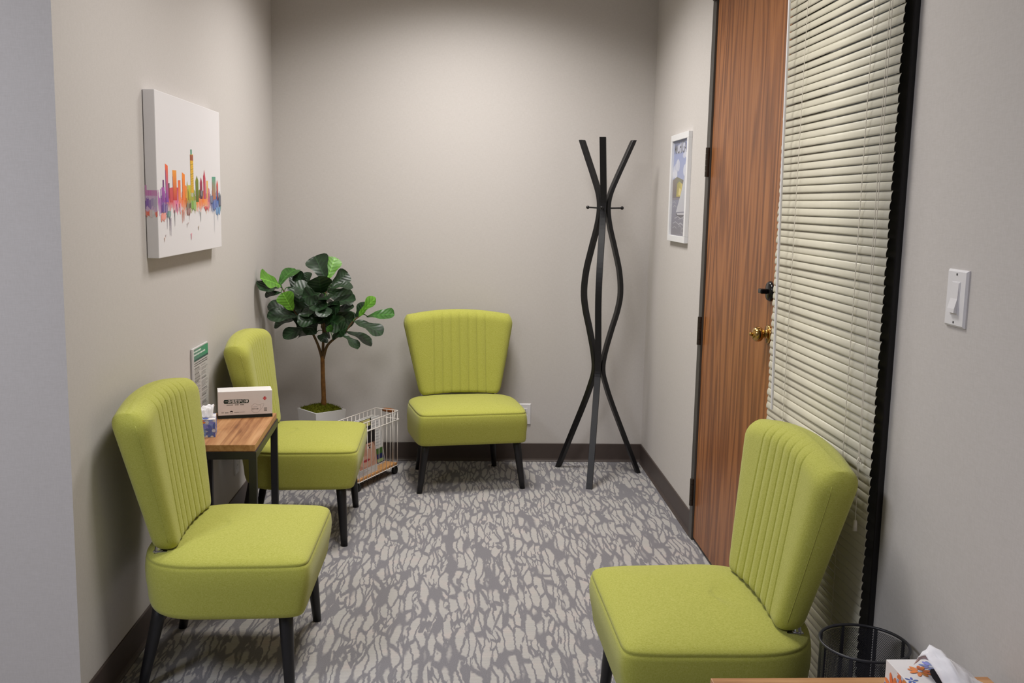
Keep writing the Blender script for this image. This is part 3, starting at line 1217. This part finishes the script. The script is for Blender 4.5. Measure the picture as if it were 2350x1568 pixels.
# dark splashes, drips and specks under the skyline
for a, b, v0, v1, c in ((.40, .455, .30, .335, '5a4a30'), (.41, .45, .265, .30, '8a4438'), (.12, .16, .25, .285, '3f7a70'), (.84, .92, .29, .36, '3458a8'), (.90, .97, .25, .30, '3f86c0'), (.95, 1.0, .32, .39, '2e3550'), (.80, .84, .34, .385, '46507a'), (.47, .55, .295, .35, '78a82a'), (.62, .66, .38, .42, '4a3040'), (.05, .12, .28, .33, '5a3088'), (.035, .09, .235, .275, 'ec7a64'), (.70, .76, .29, .31, 'd84a4a')):
    for q in range(9):
        u = rnd.uniform(a, b)
        w_ = rnd.uniform(.003, .012)
        d = rnd.uniform(0, .02)
        c_ = mixc(hexc(c), WHT, rnd.uniform(0, .35))
        u0, u1 = max(.001, u - w_), min(.999, u + w_)
        pl.append(([(u0 * CW, (v0 - d + .01) * CH), (u * CW, (v0 - d) * CH), (u1 * CW, (v0 + .006) * CH), (u1 * CW, v1 * CH), (u0 * CW, (v1 - d) * CH)], c_, 5 + (len(pl) % 140) * .07))
for u, v0, v1, w_, c in ((.115, .17, .26, .003, '5a4a68'), (.15, .13, .25, .004, '6a5078'), (.165, .125, .24, .003, '70587a'), (.22, .185, .29, .004, '4a3a44'), (.33, .20, .29, .005, 'ea8a70'), (.345, .21, .29, .005, 'e89a80'), (.36, .215, .28, .004, 'e8a090'), (.435, .215, .27, .003, '8a5040'), (.62, .20, .27, .005, '8a9290'), (.60, .24, .28, .003, '98a0a4'), (.86, .12, .29, .0018, '70788a'), (.87, .11, .29, .0015, '8a8e98'), (.92, .20, .27, .003, '5a8ac0'), (.935, .19, .25, .002, '90a8c0'), (.71, .27, .30, .003, 'd86a7a'), (.26, .28, .33, .01, 'd870a8'), (.30, .27, .33, .008, 'e090b8'), (.46, .085, .13, .008, 'e89aaa'), (.40, .17, .20, .004, 'b8a8a0'), (.58, .145, .175, .008, 'd4c4b0'), (.09, .12, .14, .004, 'c8b0b0'), (.075, .095, .125, .006, 'eccfc0'), (.42, .19, .205, .004, 'c09090')):
    c_ = mixc(hexc(c), WHT, .12)
    pl.append(([((u - w_ * .5) * CW, v0 * CH), ((u + w_ * .3) * CW, (v0 + .006) * CH), ((u + w_) * CW, v1 * CH), ((u - w_) * CW, v1 * CH)], [mixc(c_, WHT, .3)] * 2 + [c_] * 2, 15 + (len(pl) % 40) * .07))
sky_ = decal('skyline_print', cv, (CD, 0, 0), (0, 1, 0), (0, 0, 1), pl, lift=.0003, step=.00008)
sky_['kind'] = 'stuff'
# the picture wraps around the near edge of the stretcher
pl = []
n_ = 15
for k in range(n_):
    u0, u1 = .001 + k * (CD - .002) / n_, .001 + (k + 1) * (CD - .002) / n_
    e_ = 1 - k / n_
    pk = mixc(hexc(rnd.choice(['cc80bc', 'd08cc0', 'c880b8'])), WHT, rnd.uniform(0, .2))
    pp = mixc(hexc('7a42ac'), WHT, rnd.uniform(0, .15) + .7 * (1 - e_))
    lp_ = mixc(hexc('d0b0d4'), WHT, rnd.uniform(0, .3))
    og = mixc(hexc('ec7460'), WHT, rnd.uniform(0, .3) + (.75 if 4 < k < 12 else 0))
    v = [.255 + rnd.uniform(-.012, .012), .285 + rnd.uniform(-.008, .008), .305 + rnd.uniform(-.012, .012), .355 + rnd.uniform(-.012, .012), .375, .408 + (.03 if k < 2 else 0)]
    for i_, cc in enumerate((og, lp_, pp, lp_, pk)):
        pl.append((rect(u0, u1, v[i_] * CH, v[i_ + 1] * CH), cc, 0))
decal('edge_print', cv, (.0, -.0001, 0), (1, 0, 0), (0, 0, 1), pl, lift=.0003, step=.00004)

# ================================================================ framed lake poster
PW, PH, PD = .362, .488, .018
fr = thing('framed_poster', 'small white framed travel poster of a sailing boat beside the door', 'picture', (XR, 4.645, 1.232))
fw = .028
for u0, u1, v0, v1 in ((0, PW, PH - fw, PH), (0, PW, 0, fw), (0, fw, fw, PH - fw), (PW - fw, PW, fw, PH - fw)):
    obj('frame_bar', newbox(-PD, 0, -u1, -u0, v0, v1, bev=.0015), 'white_paint', fr)
obj('backing', newbox(-.006, -.001, -PW + fw, -fw, fw, PH - fw), 'paper', fr)
pu, pv = PW - 2 * fw, PH - 2 * fw
pl = [(rect(0, pu, 0, pv), [rgb(112, 108, 116), rgb(112, 108, 116), rgb(150, 158, 190), rgb(150, 158, 190)], 0)]
pl.append((rect(0, pu, .40 * pv, pv), [rgb(160, 166, 196), rgb(160, 166, 196), rgb(140, 152, 196), rgb(140, 152, 196)], .5))
for u, v, a, b in ((.16, .70, .16, .045), (.30, .735, .14, .06), (.1, .645, .2, .04), (.80, .835, .2, .03), (.55, .91, .5, .045), (.85, .68, .18, .06), (.95, .72, .16, .07)):
    for q in range(3):
        uu = min(1, max(0, u + (q - 1) * a * .4))
        pl.append(([(min(pu, max(0, x)), min(pv, y)) for x, y in disc(uu * pu, (v + (q == 1) * .015) * pv, a * .55 * pu, b * pv, 12)], mixc(rgb(206, 208, 220), rgb(186, 190, 210), rnd.random()), .7 + len(pl) * .12))
pl.append(([(.80 * pu, .89 * pv), (pu, .86 * pv), (pu, .97 * pv), (.78 * pu, .96 * pv)], rgb(92, 100, 160), 3.6))
pl.append(([(0, .40 * pv), (.75 * pu, .40 * pv), (.72 * pu, .58 * pv), (.5 * pu, .60 * pv), (.28 * pu, .62 * pv), (0, .59 * pv)], [rgb(104, 92, 92)] * 3 + [rgb(126, 128, 96), rgb(112, 104, 92), rgb(120, 108, 104)], 3.8))
pl.append(([(.28 * pu, .41 * pv), (.62 * pu, .41 * pv), (.66 * pu, .54 * pv), (.45 * pu, .57 * pv), (.30 * pu, .55 * pv)], [rgb(170, 158, 70), rgb(190, 170, 80), rgb(206, 186, 110), rgb(160, 156, 74), rgb(150, 140, 76)], 4.1))
pl.append(([(.42 * pu, .43 * pv), (.56 * pu, .42 * pv), (.58 * pu, .49 * pv), (.46 * pu, .50 * pv)], rgb(214, 196, 128), 4.4))
pl.append(([(0, .40 * pv), (pu, .40 * pv), (pu, .385 * pv), (0, .375 * pv)], rgb(124, 118, 128), 4.7))
# sail
pl.append(([(.30 * pu, .245 * pv), (pu, .26 * pv), (pu, .70 * pv), (.82 * pu, .66 * pv), (.60 * pu, .45 * pv)], [rgb(188, 188, 196), rgb(178, 176, 186), rgb(196, 200, 208), rgb(196, 198, 206), rgb(184, 186, 192)], 5.0))
# hull, wake and waves
pl.append(([(.30 * pu, .235 * pv), (pu, .24 * pv), (pu, .19 * pv), (.42 * pu, .185 * pv)], rgb(86, 82, 92), 5.3))
pl.append(([(.36 * pu, .238 * pv), (pu, .245 * pv), (pu, .225 * pv), (.40 * pu, .22 * pv)], rgb(186, 184, 192), 5.6))
for u, v, a, b in ((.45, .18, .22, .008), (.85, .185, .14, .010), (.3, .125, .18, .007), (.65, .115, .16, .012), (.95, .15, .1, .010), (.25, .075, .14, .005), (.62, .09, .10, .006), (.2, .30, .12, .006), (.15, .34, .12, .005), (.7, .17, .2, .005)):
    pl.append((stroke([((u - a) * pu, v * pv), (u * pu, (v + .02) * pv), (min(1, u + a) * pu, v * pv)], b * pv * 1.3, rgb(168, 166, 176), 6 + len(pl) * .04)[0]))
    pl.append((stroke([((u - a) * pu, v * pv), (u * pu, (v + .02) * pv), (min(1, u + a) * pu, v * pv)], b * pv * 1.3, rgb(168, 166, 176), 6 + len(pl) * .04)[1]))
tx = text_polys('MICHIGAN', .078, 0, 0, rgb(92, 92, 108), 'LEFT', 1.0, .0006)
umax = max(p[0] for q in tx for p in q[0])
pl += [([(.03 * pu + p[0] * .94 * pu / umax, .865 * pv + p[1]) for p in q[0]], q[1], 9) for q in tx]
pl.append((rect(.70 * pu, .92 * pu, .03 * pv, .085 * pv), rgb(140, 138, 146), 9))
pl.append((rect(.75 * pu, .87 * pu, .042 * pv, .072 * pv), rgb(104, 100, 108), 9.5))
decal('poster_print', fr, (-.006, -fw, fw), (0, -1, 0), (0, 0, 1), pl, lift=.0003, step=.00006)
obj('picture_glass', newbox(-.0105, -.0095, -PW + fw, -fw, fw, PH - fw), 'acrylic', fr)

# ================================================================ coat rack
rk = thing('coat_rack', 'tall black metal coat rack of three curved legs in the back right corner', 'coat rack', (.701, 4.898, 0))
ctl = [(.245, 0), (.165, .185), (.085, .37), (.045, .475), (.0235, .555), (.032, .64), (.064, .76), (.094, .86), (.1075, .95), (.097, 1.06), (.066, 1.18), (.035, 1.29), (.0225, 1.375), (.032, 1.445), (.064, 1.525), (.107, 1.62), (.150, 1.715)]
for az in (135.3, 256.0, 14.8):
    a = R(az)
    er, et = Vector((math.cos(a), math.sin(a), 0)), Vector((-math.sin(a), math.cos(a), 0))
    cl = catmull([(r_, 0, z) for r_, z in ctl], 5)
    rings = []
    for i, p in enumerate(cl):
        tg = (cl[min(i + 1, len(cl) - 1)] - cl[max(i - 1, 0)])
        tr, tz = tg.x, tg.z
        L = math.hypot(tr, tz)
        nr, nz = tz / L, -tr / L
        if i == 0 or i == len(cl) - 1:
            nr, nz = 1.0, 0.0
        ring = []
        for u, v in ((-.0155, -.009), (-.0145, -.010), (.0145, -.010), (.0155, -.009), (.0155, .009), (.0145, .010), (-.0145, .010), (-.0155, .009)):
            ring.append(er * (p.x + nr * v) + et * u + Vector((0, 0, p.z + nz * v)))
        rings.append(ring)
    bm = bmesh.new()
    loft(bm, rings)
    l_ = obj('curved_leg', bm, 'rack_metal', rk)
    bm = bmesh.new()
    tube(bm, [er * .03 + Vector((0, 0, 1.377)), er * .100 + Vector((0, 0, 1.379))], .0042, 10)
    pg = obj('peg', bm, 'rack_metal', rk)
    bm = bmesh.new()
    bmesh.ops.create_uvsphere(bm, u_segments=12, v_segments=8, radius=.0088)
    for v in bm.verts:
        v.co = v.co + er * .100 + Vector((0, 0, 1.379))
    obj('peg_end', bm, 'rack_metal', pg, True)
for z in (.56, 1.377):
    bm = bmesh.new()
    lathe(bm, [(.0, z - .05), (.013, z - .05), (.013, z + .05), (0, z + .05)], 12)
    obj('collar', bm, 'rack_metal', rk)

# ================================================================ fig tree in a white planter
PX, PY = -.700, 4.880
ft = thing('potted_fig', 'fiddle-leaf fig tree with glossy dark leaves in a square white planter', 'plant', (PX, PY, 0))
pa = R(-50)
ca, sa = math.cos(pa), math.sin(pa)


def sq(h, z):
    return [Vector((x * ca - y * sa, x * sa + y * ca, z)) for x, y in ((-h, -h), (h, -h), (h, h), (-h, h))]


bm = bmesh.new()
loft(bm, [sq(.060, 0), sq(.0875, .345), sq(.079, .345), sq(.076, .30)], cap=False)
bm.faces.new([bm.verts.new(p) for p in sq(.060, .001)])
bm.faces.new([bm.verts.new(p) for p in sq(.076, .30)])
bmesh.ops.remove_doubles(bm, verts=bm.verts, dist=.0005)
obj('planter', bm, 'pot', ft)
# moss mound with little tufts
bm = bmesh.new()
ng = 26
mr = random.Random(3)
grid = []
for i in range(ng + 1):
    row = []
    for j in range(ng + 1):
        a, b = (i / ng * 2 - 1), (j / ng * 2 - 1)
        x, y = a * .0775, b * .0775
        e = max(abs(a), abs(b))
        z = .338 + .022 * (1 - e ** 3) + mr.uniform(0, .009)
        row.append(bm.verts.new((x * ca - y * sa, x * sa + y * ca, z)))
    grid.append(row)
for i in range(ng):
    for j in range(ng):
        bm.faces.new((grid[i][j], grid[i + 1][j], grid[i + 1][j + 1], grid[i][j + 1]))
for k in range(1500):
    a, b = mr.uniform(-1, 1), mr.uniform(-1, 1)
    e = max(abs(a), abs(b))
    x, y = a * .078, b * .078
    p = Vector((x * ca - y * sa, x * sa + y * ca, .338 + .022 * (1 - e ** 3)))
    d = Vector((mr.uniform(-1, 1), mr.uniform(-1, 1), mr.uniform(.4, 1.3))).normalized()
    sd = d.cross(Vector((mr.uniform(-1, 1), mr.uniform(-1, 1), .1))).normalized() * .0016
    L = mr.uniform(.008, .02)
    bm.faces.new([bm.verts.new(q) for q in (p - sd, p + sd, p + d * L)])
mo = obj('moss', bm, 'moss', ft)
mo['kind'] = 'stuff'


def rel(p):
    return Vector((p[0] - PX, p[1] - PY, p[2]))


obj('trunk', tube(bmesh.new(), catmull([rel((-.690, PY, .335)), rel((-.689, PY, .40)), rel((-.692, PY, .50)), rel((-.694, PY, .615))], 5), [.0135] * 5 + [.0115] * 5 + [.0105] * 6, 12), 'trunk', ft, True)
brs = [
    [(-.696, PY, .60), (-.708, PY - .005, .65), (-.728, PY - .01, .704), (-.765, PY - .02, .775), (-.823, PY - .02, .834), (-.850, PY - .04, .90), (-.880, PY - .05, .955)],
    [(-.692, PY, .60), (-.690, PY, .68), (-.687, PY + .01, .76), (-.685, PY, .836), (-.677, PY - .01, .91), (-.668, PY, .985)],
    [(-.690, PY, .60), (-.670, PY - .01, .665), (-.632, PY - .02, .705), (-.580, PY - .03, .742), (-.535, PY - .03, .798), (-.500, PY - .03, .825)],
    [(-.687, PY + .01, .70), (-.700, PY + .05, .76), (-.74, PY + .08, .84), (-.775, PY + .07, .95)],
    [(-.686, PY + .005, .72), (-.66, PY - .05, .76), (-.64, PY - .09, .80)],
]
nodes = []
for b in brs:
    pts = catmull([rel(p) for p in b], 6)
    nodes += pts
    n_ = len(pts)
    obj('branch', tube(bmesh.new(), pts, [.0078 - .0048 * i / (n_ - 1) for i in range(n_)], 8), 'twig', ft, True)

LEAVES = [
(-0.673,4.860,1.000,-0.732,4.910,1.112,0.108,0),
(-0.667,4.880,0.998,-0.635,4.930,1.107,0.077,1),
(-0.652,4.910,0.962,-0.575,4.960,1.028,0.074,0),
(-0.649,4.850,0.958,-0.538,4.860,0.966,0.034,0),
(-0.691,4.830,0.934,-0.689,4.740,1.023,0.108,0),
(-0.886,4.820,0.970,-0.955,4.680,1.016,0.063,1),
(-0.902,4.870,0.967,-0.838,4.980,1.042,0.060,2),
(-0.895,4.800,0.959,-0.955,4.655,0.970,0.046,0),
(-0.870,4.760,0.940,-0.951,4.760,0.926,0.031,0),
(-0.819,4.760,0.854,-0.860,4.730,0.943,0.080,1),
(-0.823,4.880,0.820,-0.955,4.843,0.867,0.063,0),
(-0.801,4.800,0.821,-0.937,4.740,0.823,0.057,0),
(-0.818,4.920,0.800,-0.941,4.930,0.752,0.034,0),
(-0.741,4.820,0.766,-0.865,4.760,0.721,0.054,0),
(-0.730,4.930,0.726,-0.829,4.980,0.700,0.034,0),
(-0.773,4.930,0.958,-0.839,4.970,1.017,0.060,0),
(-0.782,4.970,0.955,-0.786,5.010,1.025,0.046,0),
(-0.692,4.830,0.890,-0.813,4.780,0.979,0.068,0),
(-0.679,4.900,0.861,-0.803,4.900,0.909,0.057,0),
(-0.672,4.850,0.867,-0.522,4.820,0.908,0.043,0),
(-0.652,4.910,0.822,-0.542,4.930,0.863,0.037,0),
(-0.674,4.780,0.811,-0.790,4.720,0.806,0.065,0),
(-0.666,4.800,0.823,-0.575,4.740,0.776,0.085,0),
(-0.643,4.900,0.834,-0.559,4.940,0.785,0.063,0),
(-0.508,4.830,0.819,-0.424,4.820,0.917,0.043,1),
(-0.472,4.860,0.819,-0.333,4.840,0.834,0.051,2),
(-0.534,4.920,0.796,-0.490,4.960,0.883,0.037,0),
(-0.534,4.810,0.801,-0.387,4.760,0.745,0.054,0),
(-0.570,4.880,0.737,-0.449,4.910,0.670,0.046,0),
(-0.588,4.800,0.737,-0.506,4.750,0.673,0.037,0),
(-0.615,4.930,0.785,-0.549,4.980,0.827,0.040,0),
(-0.619,4.760,0.753,-0.647,4.720,0.783,0.034,2),
(-0.665,4.830,0.740,-0.686,4.780,0.701,0.054,0),
(-0.630,4.780,0.713,-0.550,4.710,0.785,0.051,0),
(-0.850,4.980,0.904,-0.842,5.040,1.003,0.068,0),
(-0.795,4.850,0.838,-0.821,4.880,0.965,0.074,0),
(-0.782,4.940,0.805,-0.739,5.000,0.868,0.051,2),
(-0.717,4.850,0.794,-0.749,4.760,0.737,0.063,0),
(-0.670,4.840,0.920,-0.698,4.720,0.854,0.063,0),
(-0.673,4.940,0.876,-0.629,5.040,0.783,0.068,0),
(-0.711,4.960,0.827,-0.771,5.050,0.745,0.063,0),
(-0.709,4.800,0.901,-0.653,4.710,0.834,0.068,0),
(-0.653,4.960,0.793,-0.699,5.040,0.700,0.057,0),
(-0.858,4.920,0.829,-0.806,4.980,0.741,0.057,0),
(-0.864,4.900,0.957,-0.791,4.860,0.882,0.063,0),
(-0.536,4.930,0.786,-0.599,4.980,0.733,0.046,0),
]
WID = [(0, .05), (.06, .2), (.14, .36), (.24, .48), (.34, .55), (.44, .62), (.55, .76), (.66, .92), (.76, 1.0), (.85, .96), (.92, .78), (.97, .48), (1.0, .10)]
lr2 = random.Random(21)
for k in range(18):
    a_ = lr2.uniform(0, 2 * PI)
    z_ = lr2.uniform(.76, .95)
    rr_ = .03
    bx_, by_ = -.69 + rr_ * math.cos(a_) - (.06 if k % 3 == 0 else 0), PY + rr_ * math.sin(a_)
    L_ = lr2.uniform(.10, .14)
    LEAVES.append((bx_, by_, z_, bx_ + L_ * math.cos(a_), by_ + L_ * math.sin(a_), z_ + lr2.uniform(-.05, .05), lr2.uniform(.05, .085), 0))
camp = Vector((0, 0, 1.395))
lr = random.Random(9)
for bx, by, bz, tx_, ty, tz, wv, kind in LEAVES:
    b, t = Vector((bx, by, bz)), Vector((tx_, ty, tz))
    ax = t - b
    L = ax.length
    ax.normalize()
    view = (camp - (b + t) / 2).normalized()
    wv *= 1.12
    wd = max(wv, .66 * L)
    sidev = ax.cross(view).normalized()
    nv = sidev.cross(ax).normalized()
    if nv.z < 0 and abs(nv.z) > .75:
        nv = -nv
    tilt = math.acos(min(1, wv / wd)) * (1 if ax.cross(view).dot(Vector((0, 0, 1))) > -2 else -1)
    # roll the blade so that its upper face turns to the ceiling
    q1 = Matrix.Rotation(tilt, 3, ax) @ nv
    q2 = Matrix.Rotation(-tilt, 3, ax) @ nv
    nv = q1 if q1.z > q2.z else q2
    sv = ax.cross(nv)
    bm = bmesh.new()
    uv = bm.loops.layers.uv.new('uv')
    rows = []
    droop = lr.uniform(.02, .10) * L
    ph = lr.uniform(0, 6)
    for s, hw in WID:
        row = []
        for j in range(-3, 4):
            e = j / 3
            wave = math.sin(s * 11 + ph + (2 if e > 0 else 0)) * .028 * L * abs(e) ** 2
            cup = (.16 + .05 * math.sin(ph)) * wd * abs(e) ** 1.6 * hw * .5
            arch = 4 * droop * s * (1 - s) + (-.4 * droop * s * s)
            p = b + ax * (L * s) + sv * (e * hw * wd / 2) + nv * (arch + cup + wave)
            if p.x < XL + .008:
                p.x = XL + .008
            row.append((bm.verts.new(rel(p)), (.5 + e * .5 * max(hw, .15), s)))
        rows.append(row)
    for r0, r1 in zip(rows[:-1], rows[1:]):
        for j in range(6):
            f = bm.faces.new((r0[j][0], r0[j + 1][0], r1[j + 1][0], r1[j][0]))
            for lp, c_ in zip(f.loops, (r0[j][1], r0[j + 1][1], r1[j + 1][1], r1[j][1])):
                lp[uv].uv = c_
    # short petiole from the nearest branch
    near = min(nodes, key=lambda q: (q - rel(b)).length)
    lf = obj('leaf', bm, ('leaf_dark', 'leaf_bright', 'leaf_mid')[kind], ft, True)
    pb = rel(b) + ax * .004
    mid = (near + pb) / 2 + Vector((0, 0, .008))
    obj('petiole', tube(bmesh.new(), catmull([near, mid, pb], 4), .0022, 6), 'leaf_mid', lf, True)

# ================================================================ magazine trolley
TA = math.atan2(.898, .44)
tr = thing('magazine_trolley', 'narrow white wire trolley with a wooden shelf, standing by the back wall', 'trolley', (-.461, 4.779, 0), TA)
HL, HW_, ZT, ZB, Z2 = .19, .0675, .330, .050, .286


def ring_pts(hl, hw, z, r_=.008):
    out = []
    for cx, cy, a0 in ((hl - r_, hw - r_, 0), (-hl + r_, hw - r_, 90), (-hl + r_, -hw + r_, 180), (hl - r_, -hw + r_, 270)):
        for q in range(4):
            a = R(a0 + q * 30)
            out.append((cx + r_ * math.cos(a), cy + r_ * math.sin(a), z))
    return out


obj('top_rim', tube(bmesh.new(), ring_pts(HL, HW_, ZT), .0021, 7, True), 'wire', tr, True)
obj('lower_rim', tube(bmesh.new(), ring_pts(HL + .004, HW_ + .004, Z2), .0021, 7, True), 'wire', tr, True)
obj('base_rim', tube(bmesh.new(), ring_pts(HL, HW_, ZB - .004), .0021, 7, True), 'wire', tr, True)
wire0 = obj('wire', tube(bmesh.new(), [(0, 0, ZB - .010), (0, 0, ZT)], .0017, 6), 'wire', tr, True)
k = 0
for sy in (-1, 1):
    for i in range(11):
        x = -HL + .008 + i * (2 * HL - .016) / 10
        if k == 0:
            wire0.location = (x, sy * HW_, 0)
        else:
            inst(wire0, 'wire', tr, (x, sy * HW_, 0))
        k += 1
for sx in (-1, 1):
    for i in range(3):
        inst(wire0, 'wire', tr, (sx * HL, -HW_ + (i + 1) * 2 * HW_ / 4, 0))
obj('shelf', newbox(-HL + .004, HL - .004, -HW_ + .004, HW_ - .004, ZB - .004, ZB + .008, bev=.001), 'bamboo', tr)
for sx in (-1, 1):
    for sy in (-1, 1):
        x, y = sx * (HL - .014), sy * (HW_ - .012)
        bm = bmesh.new()
        tube(bm, [(x - .0, y - .008, .019), (x, y + .008, .019)], .019, 16)
        cst = obj('caster', bm, 'rubber', tr, True)
        obj('caster_fork', newbox(x - .006, x + .006, y - .011, y + .011, .030, ZB - .004), 'rubber', cst)
hx = HL + .004
bm = bmesh.new()
tube(bm, [(hx, -.040, Z2), (hx + .010, -.041, Z2 + .020), (hx + .014, -.036, Z2 + .036), (hx + .014, .036, Z2 + .036), (hx + .010, .041, Z2 + .020), (hx, .040, Z2)], .0018, 6)
hd = obj('handle_wire', bm, 'wire', tr, True)
bm = bmesh.new()
pts = [(hx + .014, -.034 + .0085 * i, Z2 + .036) for i in range(9)]
tube(bm, pts, [.008, .0098, .0108, .0112, .0113, .0112, .0108, .0098, .008], 12)
obj('handle_grip', bm, 'dowel', hd, True)


# magazines standing in the trolley (built in the trolley's own direction)
def magazine(label, x0, x1, y, tk, h, lean, cover, mat='paper'):
    base = Matrix.Translation((-.461, 4.779, ZB + .0085)) @ Matrix.Rotation(TA, 4, 'Z')
    org = base @ Vector(((x0 + x1) / 2, y, 0))
    t = thing('magazine', label, 'magazine', org, 0, 'magazines in the wire trolley')
    t.rotation_euler = (R(lean), 0, TA)
    w = x1 - x0
    obj('pages', newbox(-w / 2 + .001, w / 2 - .001, -tk / 2 + .0006, tk / 2 - .0006, .001, h - .001), mat, t)
    bm = bmesh.new()
    box(bm, -w / 2, w / 2, -tk / 2, -tk / 2 + .0006, 0, h)
    box(bm, -w / 2, w / 2, tk / 2 - .0006, tk / 2, 0, h)
    box(bm, -w / 2, -w / 2 + .0006, -tk / 2, tk / 2, 0, h)
    obj('cover', bm, mat, t)
    decal('cover_print', t, (-w / 2, -tk / 2, 0), (1, 0, 0), (0, 0, 1), cover(w, h), lift=.0002, step=.00005)
    return t


SK, SK2, HAIR, LIP = rgb(206, 160, 140), rgb(186, 134, 112), rgb(58, 40, 34), rgb(180, 70, 74)


def cov_face(w, h):
    p = [(rect(0, w, .16 * h, h), [SK2, SK, rgb(60, 44, 40), rgb(40, 32, 32)], 0)]
    p += [(rect(0, w, 0, .16 * h), rgb(206, 202, 200), .2)]
    p += [(disc(.5 * w, .50 * h, .46 * w, .31 * h, 24), SK, 1)]
    p += [([(0, .72 * h), (w, .70 * h), (w, h), (0, h)], rgb(34, 28, 30), 2)]
    for u in (.32, .70):
        p += [(disc(u * w, .60 * h, .10 * w, .022 * h, 12), rgb(240, 232, 226), 3), (disc(u * w, .60 * h, .045 * w, .024 * h, 12), rgb(60, 44, 40), 4), (disc(u * w, .65 * h, .12 * w, .010 * h, 10), HAIR, 4)]
    p += [([(.46 * w, .58 * h), (.54 * w, .58 * h), (.60 * w, .44 * h), (.40 * w, .44 * h)], rgb(196, 146, 124), 3), (disc(.5 * w, .33 * h, .17 * w, .032 * h, 14), LIP, 4), (rect(.34 * w, .66 * w, .328 * h, .334 * h), rgb(120, 40, 46), 5)]
    for k in range(5):
        p.append((rect(.08 * w, (.4 + .1 * (k % 3)) * w, (.03 + .024 * k) * h, (.04 + .024 * k) * h), rgb(150, 146, 150), 3))
    return p


def cov_blue(w, h):
    p = [(rect(0, w, 0, h), rgb(208, 206, 206), 0), (rect(.25 * w, w * .98, .03 * h, .26 * h), rgb(40, 46, 92), 1), (rect(.60 * w, w * .98, .22 * h, .34 * h), rgb(70, 104, 52), 2), (disc(.45 * w, .27 * h, .10 * w, .08 * h, 12), rgb(36, 34, 44), 3), (disc(.46 * w, .22 * h, .06 * w, .05 * h, 12), rgb(196, 190, 196), 4), (rect(.64 * w, .95 * w, .05 * h, .12 * h), rgb(150, 176, 120), 4)]
    for k in range(9):
        p.append((rect(.1 * w, .9 * w, (.40 + .06 * k) * h, (.415 + .06 * k) * h), rgb(170, 168, 170), 1))
    return p


def cov_dark(w, h):
    return [(rect(0, w, 0, h), rgb(34, 32, 36), 0), (rect(.05 * w, .6 * w, .80 * h, .98 * h), rgb(120, 70, 48), 1), (rect(.5 * w, .95 * w, .86 * h, .99 * h), rgb(196, 188, 130), 1), (disc(.4 * w, .88 * h, .12 * w, .05 * h), rgb(150, 60, 44), 2)]


def cov_white(w, h):
    p = [(rect(0, w, 0, h), rgb(214, 212, 210), 0)]
    for k in range(16):
        p.append((rect(.06 * w, .94 * w, (.08 + .054 * k) * h, (.09 + .054 * k) * h), rgb(176, 174, 174), 1))
    return p


magazine('magazine with a close-up face on its cover at the front of the trolley', -.180, .012, -.050, .006, .215, -5, cov_face)
magazine('dark magazine with a coloured top behind the face cover in the trolley', -.165, .030, -.030, .007, .262, -7, cov_dark)
magazine('white magazine with a navy and green cover foot in the trolley', -.035, .160, -.004, .007, .245, -8, cov_blue)
magazine('pale newspaper-like magazine at the rear of the trolley', -.060, .130, .018, .008, .252, -6, cov_white)

# ================================================================ mesh bin
BZ, BR = .475, .0920
bn = thing('mesh_bin', 'tall round black wire-mesh bin by the right chair', 'bin', (.872, 1.945, 0))
bm = bmesh.new()
nh, nz = 150, 56
ww = .0006
for dr in (-1, 1):
    for k in range(nh):
        prev = None
        for i in range(nz + 1):
            s = i / nz
            a = 2 * PI * k / nh + dr * s * PI * 1.0
            z = .012 + s * (BZ - .018)
            da = ww / BR
            rr = BR - .001 + .0003 * dr
            cur = (bm.verts.new((rr * math.cos(a - da), rr * math.sin(a - da), z)), bm.verts.new((rr * math.cos(a + da), rr * math.sin(a + da), z)))
            if prev:
                bm.faces.new((prev[0], prev[1], cur[1], cur[0]))
            prev = cur
obj('mesh_wall', bm, 'black_metal', bn)


def circ(r_, z, n=48):
    return [(r_ * math.cos(2 * PI * q / n), r_ * math.sin(2 * PI * q / n), z) for q in range(n)]


obj('rim', tube(bmesh.new(), circ(BR, BZ), .0034, 8, True), 'black_metal', bn, True)
obj('base_ring', tube(bmesh.new(), circ(BR, .006), .005, 8, True), 'black_metal', bn, True)
bm = bmesh.new()
lathe(bm, [(0, .006), (BR - .002, .006), (BR - .002, .009), (0, .009)], 40)
obj('base_plate', bm, 'black_metal', bn)
for k in range(8):
    a = 2 * PI * k / 8 + .12
    da = .0036 / BR
    bm = bmesh.new()
    ra = []
    for z in (.006, BZ):
        ra.append([Vector(((BR + q) * math.cos(a + s * da), (BR + q) * math.sin(a + s * da), z)) for q, s in ((-.002, -1), (-.002, 1), (.0018, 1), (.0018, -1))])
    loft(bm, ra)
    obj('rib', bm, 'black_metal', bn)
